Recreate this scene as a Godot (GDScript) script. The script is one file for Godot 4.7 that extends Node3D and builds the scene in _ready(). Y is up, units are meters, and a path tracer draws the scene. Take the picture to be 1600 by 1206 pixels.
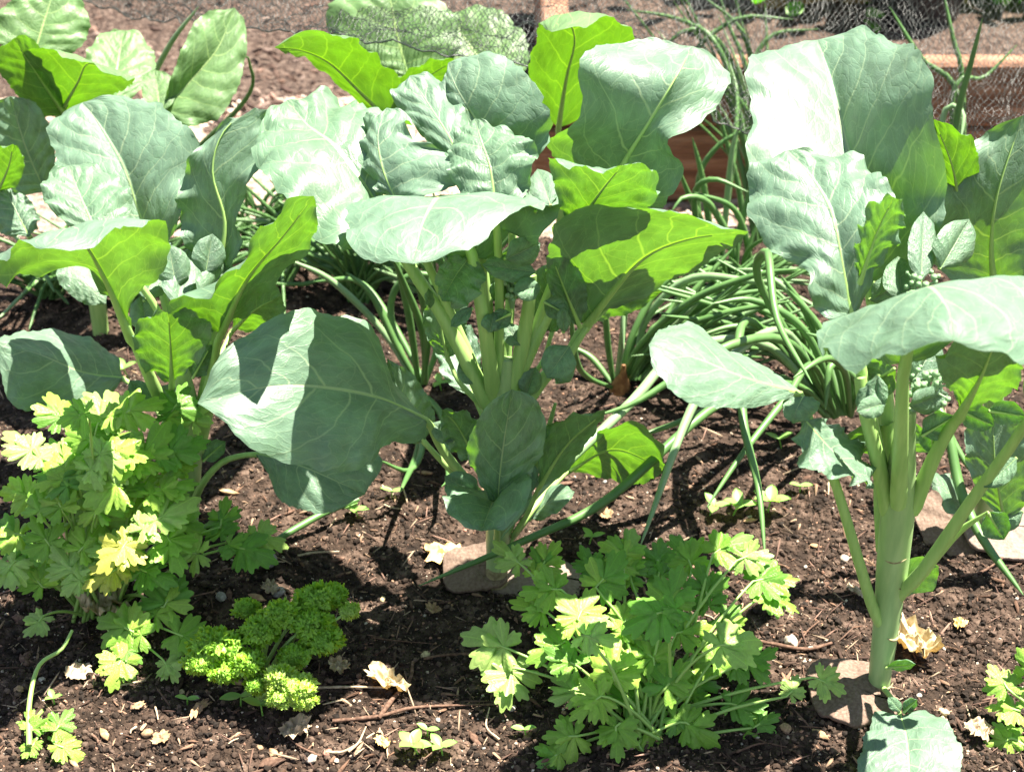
extends Node3D

const CAM := Vector3(0.0, 0.79, 0.0)
const PITCH := 30.0
const FOCAL := 2512.0
var used := {}
var rng := RandomNumberGenerator.new()
var wob := FastNoiseLite.new()
var big := FastNoiseLite.new()
var cells := FastNoiseLite.new()
var M := {}
var SUN := Vector3(0.29, 0.93, -0.13).normalized()

# ---------------------------------------------------------------- places
# a point on the sight line of photo position (u, v), z centimetres out along the garden
func P(u: float, v: float, z: float) -> Vector3:
	var p := deg_to_rad(PITCH)
	var x := (u - 800.0) / FOCAL
	var y := -(v - 603.0) / FOCAL
	var d := Vector3(x, y * cos(p) - sin(p), -y * sin(p) - cos(p))
	return CAM + d * (z * 0.01 / -d.z)

func soil_y(x: float, z: float) -> float:
	var d := -z
	var h := 0.016 * big.get_noise_2d(x * 100.0, z * 100.0) + 0.007 * big.get_noise_2d(x * 420.0 + 90.0, z * 420.0) + 0.0035 * big.get_noise_2d(x * 1500.0, z * 1500.0 + 300.0)
	return h - 0.03 * smoothstep(1.68, 1.8, d)

# where that sight line meets the soil
func G(u: float, v: float) -> Vector3:
	var p := P(u, v, 100.0)
	var d := (p - CAM).normalized()
	var q := CAM
	var y := 0.0
	for i in 6:
		q = CAM + d * ((CAM.y - y) / -d.y)
		y = soil_y(q.x, q.z)
	return Vector3(q.x, y, q.z)

func pts(a: Array) -> PackedVector3Array:
	var r := PackedVector3Array()
	for i in range(0, a.size(), 3):
		r.append(P(a[i], a[i + 1], a[i + 2]))
	return r

func crom(a: Vector3, b: Vector3, c: Vector3, d: Vector3, t: float) -> Vector3:
	return 0.5 * (2.0 * b + (c - a) * t + (2.0 * a - 5.0 * b + 4.0 * c - d) * t * t + (3.0 * b - a - 3.0 * c + d) * t * t * t)

# n + 1 points evenly spaced along a smooth curve through p
func even(p: PackedVector3Array, n: int) -> PackedVector3Array:
	var f := PackedVector3Array()
	var l := PackedFloat32Array()
	var last := p.size() - 1
	for i in last:
		var a := p[i - 1] if i > 0 else p[0] * 2.0 - p[1]
		var d := p[i + 2] if i + 2 <= last else p[last] * 2.0 - p[last - 1]
		for k in 10:
			f.append(crom(a, p[i], p[i + 1], d, k / 10.0))
	f.append(p[last])
	l.append(0.0)
	for i in range(1, f.size()):
		l.append(l[i - 1] + f[i].distance_to(f[i - 1]))
	var r := PackedVector3Array()
	var j := 0
	var total := l[l.size() - 1]
	for i in n + 1:
		var want := total * i / n
		while j < f.size() - 2 and l[j + 1] < want:
			j += 1
		var w := (want - l[j]) / maxf(l[j + 1] - l[j], 1e-9)
		r.append(f[j].lerp(f[j + 1], clampf(w, 0.0, 1.0)))
	return r

# ---------------------------------------------------------------- nodes
func numbered(called: String) -> String:
	var n: int = used.get(called, 0)
	used[called] = n + 1
	return called if n == 0 else "%s_%03d" % [called, n]

func tag(o: Node3D, label: String, category: String, group := "") -> Node3D:
	o.set_meta("label", label)
	o.set_meta("category", category)
	if group != "":
		o.set_meta("group", group)
	return o

func thing(called: String, at: Vector3, label: String, category: String, group := "") -> Node3D:
	var o := Node3D.new()
	o.name = numbered(called)
	add_child(o)
	o.position = at
	return tag(o, label, category, group)

func put(called: String, mesh: Mesh, mat: Material, parent: Node3D = null) -> MeshInstance3D:
	var o := MeshInstance3D.new()
	o.mesh = mesh
	o.material_override = mat
	if parent == null or parent == self:
		o.name = numbered(called)
		add_child(o)
	else:
		var n := 0
		var nm := called
		while parent.has_node(nm):
			n += 1
			nm = "%s_%03d" % [called, n]
		o.name = nm
		parent.add_child(o)
	return o

# world-space mesh under a thing that stands at its base
func part(called: String, mesh: Mesh, mat: Material, parent: Node3D) -> MeshInstance3D:
	var o := put(called, mesh, mat, parent)
	var g := Vector3.ZERO
	var q: Node3D = parent
	while q != self and q != null:
		g += q.position
		q = q.get_parent() as Node3D
	o.position = -g
	return o

# ---------------------------------------------------------------- meshes
class Soup:
	var v := PackedVector3Array()
	var n := PackedVector3Array()
	var uv := PackedVector2Array()
	var c := PackedColorArray()
	var x := PackedInt32Array()

func made(s: Soup) -> ArrayMesh:
	var a := []
	a.resize(Mesh.ARRAY_MAX)
	a[Mesh.ARRAY_VERTEX] = s.v
	a[Mesh.ARRAY_NORMAL] = s.n
	if s.uv.size() == s.v.size():
		a[Mesh.ARRAY_TEX_UV] = s.uv
	if s.c.size() == s.v.size():
		a[Mesh.ARRAY_COLOR] = s.c
	a[Mesh.ARRAY_INDEX] = s.x
	var m := ArrayMesh.new()
	m.add_surface_from_arrays(Mesh.PRIMITIVE_TRIANGLES, a)
	return m

# a grid of w x h points with normals by differences and the winding that agrees with them
func grid(s: Soup, v: PackedVector3Array, uv: PackedVector2Array, w: int, h: int, flip := false) -> void:
	var o := s.v.size()
	for j in h:
		for i in w:
			var du := v[j * w + mini(i + 1, w - 1)] - v[j * w + maxi(i - 1, 0)]
			var dv := v[mini(j + 1, h - 1) * w + i] - v[maxi(j - 1, 0) * w + i]
			var n := du.cross(dv)
			if n.length_squared() < 1e-20:
				var jj := clampi(j, 1, h - 2)
				var ii := clampi(i, 1, w - 2)
				n = (v[jj * w + ii + 1] - v[jj * w + ii - 1]).cross(v[(jj + 1) * w + ii] - v[(jj - 1) * w + ii])
			n = n.normalized()
			s.n.append(-n if flip else n)
	s.v.append_array(v)
	s.uv.append_array(uv)
	for j in h - 1:
		for i in w - 1:
			var a := o + j * w + i
			if flip:
				s.x.append_array(PackedInt32Array([a, a + 1, a + w, a + 1, a + w + 1, a + w]))
			else:
				s.x.append_array(PackedInt32Array([a, a + w, a + 1, a + 1, a + w, a + w + 1]))

# a round tube along p with the radius r at each point; ends closed to a point
func tube(s: Soup, p: PackedVector3Array, r: PackedFloat32Array, sides := 8, flute := 0.0) -> void:
	var o := s.v.size()
	var n := p.size()
	var side := Vector3.UP.cross(p[1] - p[0])
	if side.length() < 1e-6:
		side = Vector3.RIGHT
	side = side.normalized()
	for i in n:
		var t := (p[mini(i + 1, n - 1)] - p[maxi(i - 1, 0)]).normalized()
		side = (side - t * side.dot(t)).normalized()
		var up := t.cross(side)
		for k in sides + 1:
			var a := TAU * k / sides
			var d := side * cos(a) + up * sin(a)
			s.v.append(p[i] + d * r[i] * (1.0 + flute * cos(a * 5.0)))
			s.n.append(d)
			s.uv.append(Vector2(float(k) / sides, float(i) / (n - 1)))
	for i in n - 1:
		for k in sides:
			var a := o + i * (sides + 1) + k
			var b := a + sides + 1
			s.x.append_array(PackedInt32Array([a, b, a + 1, a + 1, b, b + 1]))
	for e in 2:
		var c := s.v.size()
		var at := 0 if e == 0 else n - 1
		s.v.append(p[at])
		s.n.append((p[0] - p[1]).normalized() if e == 0 else (p[n - 1] - p[n - 2]).normalized())
		s.uv.append(Vector2(0.5, float(e)))
		for k in sides:
			var a := o + at * (sides + 1) + k
			if e == 0:
				s.x.append_array(PackedInt32Array([c, a, a + 1]))
			else:
				s.x.append_array(PackedInt32Array([c, a + 1, a]))

func stick(p: PackedVector3Array, r0: float, r1: float, n := 10, sides := 8, rough := 0.0) -> ArrayMesh:
	var q := even(p, n)
	var r := PackedFloat32Array()
	for i in n + 1:
		r.append(lerpf(r0, r1, float(i) / n) * (1.0 + rough * wob.get_noise_2d(i * 37.0, p[0].x * 900.0)))
	var s := Soup.new()
	tube(s, q, r, sides)
	return made(s)

# a lump: an icosphere-like ball pushed in and out
func lump(seed_: int, sq: Vector3, amp: float, w := 10, h := 7) -> ArrayMesh:
	var v := PackedVector3Array()
	var uv := PackedVector2Array()
	for j in h:
		for i in w + 1:
			var a := TAU * (i % w) / w
			var b := PI * j / (h - 1)
			var d := Vector3(sin(b) * cos(a), cos(b), sin(b) * sin(a))
			var k := 1.0 + amp * wob.get_noise_3d(d.x * 55.0 + seed_ * 71.0, d.y * 55.0, d.z * 55.0)
			v.append(d * k * sq)
			uv.append(Vector2(float(i) / w, float(j) / (h - 1)))
	var s := Soup.new()
	grid(s, v, uv, w + 1, h, false)
	return made(s)

# an angular crumb with flat faces
func chunk(seed_: int, sq: Vector3) -> ArrayMesh:
	var cr := RandomNumberGenerator.new()
	cr.seed = 500 + seed_
	var W := 6
	var H := 4
	var p := PackedVector3Array()
	for j in H + 1:
		for i in W:
			var a := TAU * (i + 0.5 * (j % 2)) / W
			var b := PI * j / H
			var k := cr.randf_range(0.62, 1.25) if j > 0 and j < H else 0.85
			p.append(Vector3(sin(b) * cos(a), cos(b), sin(b) * sin(a)) * k * sq)
	var s := Soup.new()
	for j in H:
		for i in W:
			var a := j * W + i
			var b := j * W + (i + 1) % W
			for t in [[a, b, a + W], [b, b + W, a + W]]:
				var n := (p[t[1]] - p[t[0]]).cross(p[t[2]] - p[t[0]])
				if n.length() < 1e-9:
					continue
				n = n.normalized()
				var out := n.dot(p[t[0]] + p[t[1]] + p[t[2]]) > 0.0
				var o := s.v.size()
				for q in t:
					s.v.append(p[q])
					s.n.append((n if out else -n).lerp(p[q].normalized(), 0.3).normalized())
				s.x.append_array(PackedInt32Array([o, o + 2, o + 1] if out else [o, o + 1, o + 2]))
	return made(s)

func box(s: Soup, t: Transform3D, sz: Vector3, bev: float) -> void:
	# six faces set in by a bevel, joined by chamfers
	var h := sz * 0.5
	var hull := []
	for sx in [-1.0, 1.0]:
		for sy in [-1.0, 1.0]:
			for sz2 in [-1.0, 1.0]:
				hull.append(Vector3(sx, sy, sz2))
	var face := func(c: Array) -> void:
		var n: Vector3 = (t * c[1] - t * c[0]).cross(t * c[2] - t * c[0]).normalized()
		var mid: Vector3 = Vector3.ZERO
		for q in c:
			mid += t * q
		mid /= c.size()
		var out: bool = n.dot(mid - t.origin) > 0.0
		var o: int = s.v.size()
		for q in c:
			s.v.append(t * q)
			s.n.append(n if out else -n)
			s.uv.append(Vector2(q.x + q.z, q.y + q.z))
		for k in range(1, c.size() - 1):
			s.x.append_array(PackedInt32Array([o, o + k + 1, o + k] if out else [o, o + k, o + k + 1]))
	for ax in 3:
		var b1 := (ax + 1) % 3
		var b2 := (ax + 2) % 3
		for sg in [-1.0, 1.0]:
			var c := []
			for q in [[-1, -1], [1, -1], [1, 1], [-1, 1]]:
				var p := Vector3.ZERO
				p[ax] = sg * h[ax]
				p[b1] = q[0] * (h[b1] - bev)
				p[b2] = q[1] * (h[b2] - bev)
				c.append(p)
			face.call(c)
			for sg2 in [-1.0, 1.0]:
				var e := []
				for q in [[0, -1], [0, 1], [1, 1], [1, -1]]:
					var p := Vector3.ZERO
					p[ax] = sg * (h[ax] - (bev if q[0] == 1 else 0.0))
					p[b1] = sg2 * (h[b1] - (0.0 if q[0] == 1 else bev))
					p[b2] = q[1] * (h[b2] - bev)
					e.append(p)
				face.call(e)
	for q in hull:
		var c := []
		for ax in 3:
			var p: Vector3 = q * (h - Vector3.ONE * bev)
			p[ax] = q[ax] * h[ax]
			c.append(p)
		face.call(c)

# ---------------------------------------------------------------- textures and materials
func lin(r: float, g: float, b: float) -> Color:
	return Color(r, g, b).linear_to_srgb()

func mat(c: Color, rough: float, spec := 0.5) -> StandardMaterial3D:
	var m := StandardMaterial3D.new()
	m.albedo_color = c
	m.roughness = rough
	m.metallic_specular = spec
	m.cull_mode = BaseMaterial3D.CULL_DISABLED
	return m

func vein_d(t: float, a: float, side: int) -> float:
	# distance, along the midrib, to the nearest side vein (0.5 = half way between two)
	var q := (t - 0.26 * pow(a, 1.2) + 0.03 * sin(t * 11.0 + side * 2.0) - (0.0 if side > 0 else 0.06)) / 0.15
	return absf(q - roundf(q))

func leaf_tex(size: int, seed_: int, lam: Color, vein: Color, net: float) -> Array:
	# [colour, relief]: along the midrib from left to right, across it from top to bottom
	var ca := PackedByteArray()
	var ha := PackedByteArray()
	ca.resize(size * size * 3)
	ha.resize(size * size)
	var off := seed_ * 113.0
	for y in size:
		var s := 2.0 * (y + 0.5) / size - 1.0
		var side := 1 if s > 0.0 else -1
		var a0 := absf(s)
		for x in size:
			var t := (x + 0.5) / size
			var wv := wob.get_noise_2d(x * 0.35 * 640.0 / size + off, y * 0.35 * 640.0 / size)
			var a := clampf(a0 + wv * 0.02, 0.0, 1.0)
			var d := vein_d(t + wv * 0.025, a, side)
			var w2 := 0.040 * (1.0 - 0.65 * a)
			var l2 := clampf(1.35 - d / w2, 0.0, 1.0)
			var w1 := 0.026 * (1.0 - t) + 0.007
			var l1 := clampf(1.5 - a0 / w1, 0.0, 1.0)
			var ce := cells.get_noise_2d(t * 640.0 + off + wv * 40.0, s * 400.0 + wv * 40.0)
			var l3 := clampf(1.15 - (ce + 1.0) * 13.0, 0.0, 1.0) * net
			var l := maxf(l1, maxf(l2 * (0.72 - 0.35 * a), l3))
			var mot := 1.0 + 0.14 * wob.get_noise_2d(x * 0.22 + off, y * 0.22 + 70.0) + 0.06 * wob.get_noise_2d(x * 0.8 + off, y * 0.8) + 0.05 * wob.get_noise_2d(x * 6.0, y * 6.0 + off)
			if hash(Vector2i(x / 2 + seed_ * 7, y / 2)) % 2600 == 0:
				l = 0.9
			var k := (y * size + x) * 3
			ca[k] = int(clampf(lerpf(lam.r * mot, vein.r, l) * 255.0, 0.0, 255.0))
			ca[k + 1] = int(clampf(lerpf(lam.g * mot, vein.g, l) * 255.0, 0.0, 255.0))
			ca[k + 2] = int(clampf(lerpf(lam.b * mot, vein.b, l) * 255.0, 0.0, 255.0))
			var hh := 0.45 + 0.35 * sqrt(minf(d * 2.0, 1.0)) * minf(a0 * 4.0, 1.0) - 0.18 * l3 + 0.22 * l1 + 0.10 * l2 * (1.0 - a) + 0.18 * (ce + 1.0) + 0.05 * wob.get_noise_2d(x * 4.0, y * 4.0)
			ha[y * size + x] = int(clampf(hh * 255.0, 0.0, 255.0))
	return [ImageTexture.create_from_image(Image.create_from_data(size, size, false, Image.FORMAT_RGB8, ca)), ImageTexture.create_from_image(Image.create_from_data(size, size, false, Image.FORMAT_L8, ha))]

func leaf_mat(tx: Array, tint: Color, back: Color, rough: float, relief: float, spec := 0.5) -> StandardMaterial3D:
	var m := mat(tint, rough, spec)
	m.albedo_texture = tx[0]
	m.heightmap_enabled = true
	m.heightmap_texture = tx[1]
	m.heightmap_scale = relief
	m.backlight_enabled = true
	m.backlight = back
	return m

func noise_tex(size: int, freq: float, cols: Array, seed_: int, octaves := 5) -> NoiseTexture2D:
	var n := FastNoiseLite.new()
	n.seed = seed_
	n.frequency = freq
	n.fractal_octaves = octaves
	var t := NoiseTexture2D.new()
	t.width = size
	t.height = size
	t.seamless = true
	t.noise = n
	var g := Gradient.new()
	g.offsets = PackedFloat32Array(cols.map(func(c): return c[0]))
	g.colors = PackedColorArray(cols.map(func(c): return c[1]))
	t.color_ramp = g
	return t

func tri(m: StandardMaterial3D, t: Texture2D, scale: float, bump: Texture2D = null, relief := 0.0, world := true) -> StandardMaterial3D:
	m.albedo_texture = t
	m.uv1_triplanar = true
	m.uv1_world_triplanar = world
	m.uv1_scale = Vector3.ONE * scale
	if bump:
		m.heightmap_enabled = true
		m.heightmap_texture = bump
		m.heightmap_scale = relief
	return m

func materials() -> void:
	var g1 := leaf_tex(960, 1, lin(0.150, 0.252, 0.168), lin(0.39, 0.48, 0.30), 0.24)
	var g2 := leaf_tex(960, 5, lin(0.142, 0.248, 0.150), lin(0.37, 0.47, 0.27), 0.26)
	var g3 := leaf_tex(640, 9, lin(0.130, 0.235, 0.092), lin(0.33, 0.45, 0.17), 0.24)
	var back := lin(0.56, 0.80, 0.035)
	M.leaf_a = leaf_mat(g1, Color.WHITE, back, 0.46, 0.13, 0.62)
	M.leaf_b = leaf_mat(g2, Color.WHITE, back, 0.46, 0.14, 0.62)
	M.leaf_far = leaf_mat(g3, Color.WHITE, lin(0.56, 0.80, 0.03), 0.48, 0.12, 0.5)
	M.leaf_shoot = leaf_mat(g2, lin(0.92, 0.97, 0.92), lin(0.30, 0.5, 0.02), 0.45, 0.15, 0.5)
	M.stalk = tri(mat(Color.WHITE, 0.48), noise_tex(256, 0.02, [[0.2, lin(0.22, 0.375, 0.10)], [0.8, lin(0.31, 0.465, 0.145)]], 4), 14.0)
	M.stalk.uv1_scale = Vector3(34, 3, 34)
	M.stem = tri(mat(Color.WHITE, 0.45), noise_tex(256, 0.02, [[0.2, lin(0.22, 0.345, 0.135)], [0.5, lin(0.275, 0.405, 0.165)], [0.8, lin(0.33, 0.455, 0.20)]], 6), 9.0)
	M.stem.uv1_scale = Vector3(26, 4, 26)
	M.foot = tri(mat(Color.WHITE, 0.75, 0.3), noise_tex(128, 0.05, [[0.2, lin(0.16, 0.13, 0.07)], [0.8, lin(0.34, 0.30, 0.17)]], 16), 30.0)
	M.onion = tri(mat(Color.WHITE, 0.44, 0.5), noise_tex(256, 0.015, [[0.15, lin(0.07, 0.165, 0.045)], [0.85, lin(0.12, 0.24, 0.07)]], 7), 8.0)
	M.onion.backlight_enabled = true
	M.onion.backlight = lin(0.20, 0.34, 0.03)
	M.onion_pale = tri(mat(Color.WHITE, 0.38, 0.55), noise_tex(256, 0.015, [[0.15, lin(0.16, 0.28, 0.12)], [0.85, lin(0.24, 0.36, 0.18)]], 8), 8.0)
	M.onion_pale.backlight_enabled = true
	M.onion_pale.backlight = lin(0.14, 0.24, 0.05)
	M.bulb = tri(mat(Color.WHITE, 0.6), noise_tex(128, 0.03, [[0.2, lin(0.16, 0.06, 0.02)], [0.8, lin(0.34, 0.18, 0.07)]], 9), 30.0)
	var pv := leaf_tex(256, 3, Color(0.92, 0.92, 0.92), Color(1, 1, 0.95), 0.15)
	var green := [lin(0.30, 0.55, 0.075), lin(0.42, 0.66, 0.10), lin(0.20, 0.44, 0.065), lin(0.48, 0.69, 0.19), lin(0.64, 0.62, 0.12)]
	for i in 5:
		M["parsley_%d" % i] = leaf_mat(pv, green[i], lin(0.55, 0.92, 0.05), 0.40, 0.06, 0.5)
	M.parsley_stalk = mat(lin(0.26, 0.42, 0.10), 0.45)
	M.curly = mat(lin(0.25, 0.48, 0.055), 0.5)
	M.curly_yellow = mat(lin(0.40, 0.58, 0.12), 0.5)
	for k in ["curly", "curly_yellow"]:
		M[k].backlight_enabled = true
		M[k].backlight = lin(0.5, 0.7, 0.05)
	M.seedling = mat(lin(0.20, 0.40, 0.09), 0.45)
	M.seedling.backlight_enabled = true
	M.seedling.backlight = lin(0.4, 0.6, 0.05)
	M.floret = mat(lin(0.20, 0.33, 0.17), 0.6)
	var dry := noise_tex(256, 0.03, [[0.25, lin(0.40, 0.30, 0.16)], [0.6, lin(0.58, 0.48, 0.30)], [0.85, lin(0.66, 0.60, 0.44)]], 12)
	M.dry = tri(mat(Color.WHITE, 0.75, 0.3), dry, 22.0)
	M.dry.backlight_enabled = true
	M.dry.backlight = lin(0.4, 0.3, 0.12)
	M.dry_grey = tri(mat(Color.WHITE, 0.8, 0.3), noise_tex(128, 0.03, [[0.2, lin(0.30, 0.225, 0.145)], [0.8, lin(0.46, 0.38, 0.27)]], 13), 30.0)
	M.dry_brown = tri(mat(Color.WHITE, 0.8, 0.3), noise_tex(128, 0.04, [[0.2, lin(0.22, 0.13, 0.07)], [0.8, lin(0.40, 0.27, 0.16)]], 14), 30.0)
	M.dry_gold = tri(mat(Color.WHITE, 0.7, 0.3), noise_tex(128, 0.04, [[0.2, lin(0.50, 0.32, 0.10)], [0.8, lin(0.72, 0.56, 0.28)]], 15), 24.0)
	var soil := noise_tex(1024, 0.012, [[0.12, lin(0.011, 0.007, 0.005)], [0.42, lin(0.030, 0.019, 0.013)], [0.62, lin(0.056, 0.036, 0.026)], [0.85, lin(0.13, 0.088, 0.066)]], 21, 8)
	var rough := noise_tex(1024, 0.03, [[0.0, Color.BLACK], [1.0, Color.WHITE]], 22, 6)
	M.soil = tri(mat(Color.WHITE, 0.9, 0.3), soil, 3.1, rough, 0.9)
	M.grain = mat(Color.WHITE, 0.85, 0.35)
	M.grain.vertex_color_use_as_albedo = true
	M.path = tri(mat(Color.WHITE, 0.9, 0.3), noise_tex(1024, 0.02, [[0.15, lin(0.17, 0.115, 0.085)], [0.5, lin(0.33, 0.245, 0.195)], [0.85, lin(0.52, 0.42, 0.35)]], 24, 7), 2.3, rough, 0.8)
	M.mulch = tri(mat(Color.WHITE, 0.9, 0.3), noise_tex(1024, 0.02, [[0.15, lin(0.042, 0.027, 0.021)], [0.5, lin(0.088, 0.059, 0.046)], [0.85, lin(0.17, 0.125, 0.10)]], 25, 7), 2.7, rough, 1.5)
	M.ground = tri(mat(Color.WHITE, 0.95, 0.2), noise_tex(512, 0.02, [[0.2, lin(0.04, 0.055, 0.018)], [0.8, lin(0.12, 0.10, 0.055)]], 26), 0.9)
	M.collar = tri(mat(Color.WHITE, 0.85, 0.3), noise_tex(512, 0.06, [[0.2, lin(0.11, 0.072, 0.055)], [0.5, lin(0.15, 0.105, 0.08)], [0.8, lin(0.20, 0.145, 0.115)]], 27), 9.0, rough, 0.08)
	M.collar_pale = tri(mat(Color.WHITE, 0.85, 0.3), noise_tex(512, 0.05, [[0.2, lin(0.16, 0.12, 0.10)], [0.8, lin(0.25, 0.19, 0.16)]], 28), 9.0, rough, 0.1)
	M.twig = tri(mat(Color.WHITE, 0.8, 0.3), noise_tex(128, 0.06, [[0.2, lin(0.06, 0.032, 0.022)], [0.8, lin(0.19, 0.115, 0.08)]], 29), 30.0)
	M.straw = tri(mat(Color.WHITE, 0.75, 0.3), noise_tex(128, 0.06, [[0.2, lin(0.26, 0.19, 0.12)], [0.8, lin(0.50, 0.41, 0.29)]], 30), 30.0)
	M.net = mat(lin(0.012, 0.017, 0.014), 0.36, 0.5)
	M.wood_red = tri(mat(Color.WHITE, 0.7, 0.3), noise_tex(512, 0.012, [[0.15, lin(0.13, 0.06, 0.035)], [0.5, lin(0.20, 0.10, 0.06)], [0.85, lin(0.30, 0.17, 0.11)]], 31, 6), 1.5, rough, 0.15)
	M.wood_red.uv1_scale = Vector3(1.2, 9.0, 4.0)
	M.wood_pale = tri(mat(Color.WHITE, 0.7, 0.3), noise_tex(512, 0.012, [[0.15, lin(0.30, 0.19, 0.085)], [0.85, lin(0.50, 0.36, 0.19)]], 32, 6), 1.5, rough, 0.15)
	M.wood_pale.uv1_scale = Vector3(9.0, 1.2, 4.0)
	M.black = mat(lin(0.018, 0.018, 0.02), 0.45)
	var st := [lin(0.48, 0.42, 0.35), lin(0.36, 0.24, 0.14), lin(0.42, 0.20, 0.15), lin(0.30, 0.29, 0.27), lin(0.56, 0.46, 0.27)]
	for i in 5:
		M["stone_%d" % i] = tri(mat(st[i], 0.7, 0.4), noise_tex(128, 0.05, [[0.2, Color(0.72, 0.70, 0.68)], [0.8, Color(1, 1, 1)]], 40 + i), 60.0)
# ---------------------------------------------------------------- brassica leaves
# rib, left and right are (u, v, z) triples from the base of the blade to its tip; the edges start at the rib's first point and end at its last
func leaf(parent: Node3D, m: Material, rib: Array, left: Array, right: Array, o := {}) -> MeshInstance3D:
	var small: bool = o.get("small", false)
	var NT := 22 if small else 56
	var NS := 8 if small else 22
	var rp := pts(rib)
	var ends := func(a: Array) -> PackedVector3Array:
		var q := PackedVector3Array([rp[0]])
		q.append_array(pts(a))
		q.append(rp[rp.size() - 1])
		return q
	var R := even(rp, NT)
	var L := even(ends.call(left), NT)
	var Q := even(ends.call(right), NT)
	var ph: float = o.get("ph", rp[0].x * 700.0 + rp[0].y * 300.0)
	var ruf: float = o.get("ruf", 0.08 if small else 0.7) * 0.01
	var nw: float = o.get("waves", 3.0 if small else 5.0)
	var quilt: float = o.get("quilt", 0.03 if small else 0.075) * 0.0065
	var teeth: float = o.get("teeth", 0.45 if small else 1.0)
	var bow: float = o.get("bow", 0.07)
	# which side is up: the one that faces the sun half way along
	var h := NT / 2
	var up := 1.0 if (R[h + 2] - R[h - 2]).cross(Q[h] - L[h]).dot(SUN) > 0.0 else -1.0
	if o.has("up"):
		up *= o.up
	var v := PackedVector3Array()
	var uv := PackedVector2Array()
	var ups := PackedVector3Array()
	var W := 2 * NS + 1
	for i in NT + 1:
		var t := float(i) / NT
		var i0 := clampi(i, 1, NT - 1)
		var n := (R[i0 + 1] - R[i0 - 1]).cross(Q[i0] - L[i0]).normalized() * up
		ups.append(n)
		var fade := smoothstep(0.0, 0.12, t) * smoothstep(1.0, 0.9, t)
		for j in range(-NS, NS + 1):
			var s := float(j) / NS
			var a := absf(s)
			var side := 1 if j > 0 else -1
			var E := (Q[i] if j > 0 else L[i]) - R[i]
			var wd := E.length()
			var e1 := sin(TAU * nw * t + ph + side * 1.3) * 0.55 + 0.75 * wob.get_noise_2d(t * 330.0 + ph * 10.0, side * 60.0)
			var tooth := 0.045 * wob.get_noise_2d(t * 900.0 + ph * 3.0, side * 31.0) - 0.022 * absf(sin(PI * (17.0 * t + 0.6 * side)))
			E *= 1.0 + teeth * fade * a * a * (tooth + 0.035 * e1)
			var d := vein_d(t, a, side)
			var lift := bow * wd * 4.0 * a * (1.0 - a)
			lift += ruf * fade * pow(a, 3.0) * (e1 + 0.5 * wob.get_noise_2d(t * 700.0 - ph, side * 90.0))
			lift += quilt * fade * (1.0 - cos(TAU * d)) * (1.0 + 0.9 * wob.get_noise_2d(t * 300.0 + ph * 7.0, s * 200.0)) * minf(a * 3.0, 1.0) * (1.0 - 0.4 * a)
			lift += 0.035 * minf(wd, 0.07) * fade * a * wob.get_noise_3d(t * 160.0 + ph * 5.0, s * 110.0, 4.0)
			v.append(R[i] + E * a + n * lift)
			uv.append(Vector2(t, 0.5 + 0.5 * s))
	var sp := Soup.new()
	grid(sp, v, uv, W, NT + 1)
	var l := part("leaf", made(sp), m, parent)
	if o.has("label"):
		l.set_meta("label", o.label)
	# the stalk, which runs on under the blade as its midrib
	var sr: float = o.get("r", 0.16 if small else 0.5) * 0.0067
	var q := PackedVector3Array()
	var rr := PackedFloat32Array()
	if o.has("stalk"):
		var sk := pts(o.stalk)
		sk.append(R[0])
		var e := even(sk, 12)
		for i in 12:
			q.append(e[i])
			rr.append(sr * (1.25 - 0.5 * i / 12.0) * (0.8 if i == 0 else 1.0))
	for i in range(0, int(NT * 0.88), 2 if small else 3):
		var t := float(i) / NT
		var r := sr * 0.72 * pow(1.0 - t, 2.6) + 0.00045
		q.append(v[i * W + NS] - ups[i] * (r * 0.7 + 0.0002))
		rr.append(r)
	var ss := Soup.new()
	tube(ss, q, rr, 20, 0.045)
	var k := part("stalk", made(ss), M.stalk, l)
	k.position = Vector3.ZERO
	return l

func shoot_leaf(parent: Node3D, u: float, v: float, z: float, len: float, wid: float, ang: float, lean := 0.0, m: Material = null) -> void:
	# a small oval leaf: base at (u, v), pointing at ang degrees on the picture
	var c := cos(deg_to_rad(ang))
	var s := -sin(deg_to_rad(ang))
	var px := -s * wid
	var py := c * wid
	var e := lean
	leaf(parent, m if m else M.leaf_shoot, [u, v, z, u + c * len * 0.5, v + s * len * 0.5, z + e * 0.5, u + c * len, v + s * len, z + e],
		[u + c * len * 0.3 + px, v + s * len * 0.3 + py, z + e * 0.3 + 0.5, u + c * len * 0.75 + px * 0.85, v + s * len * 0.75 + py * 0.85, z + e * 0.75 + 0.4],
		[u + c * len * 0.3 - px, v + s * len * 0.3 - py, z + e * 0.3 - 0.4, u + c * len * 0.75 - px * 0.85, v + s * len * 0.75 - py * 0.85, z + e * 0.75 - 0.4], {"small": true, "bow": 0.22})

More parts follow.
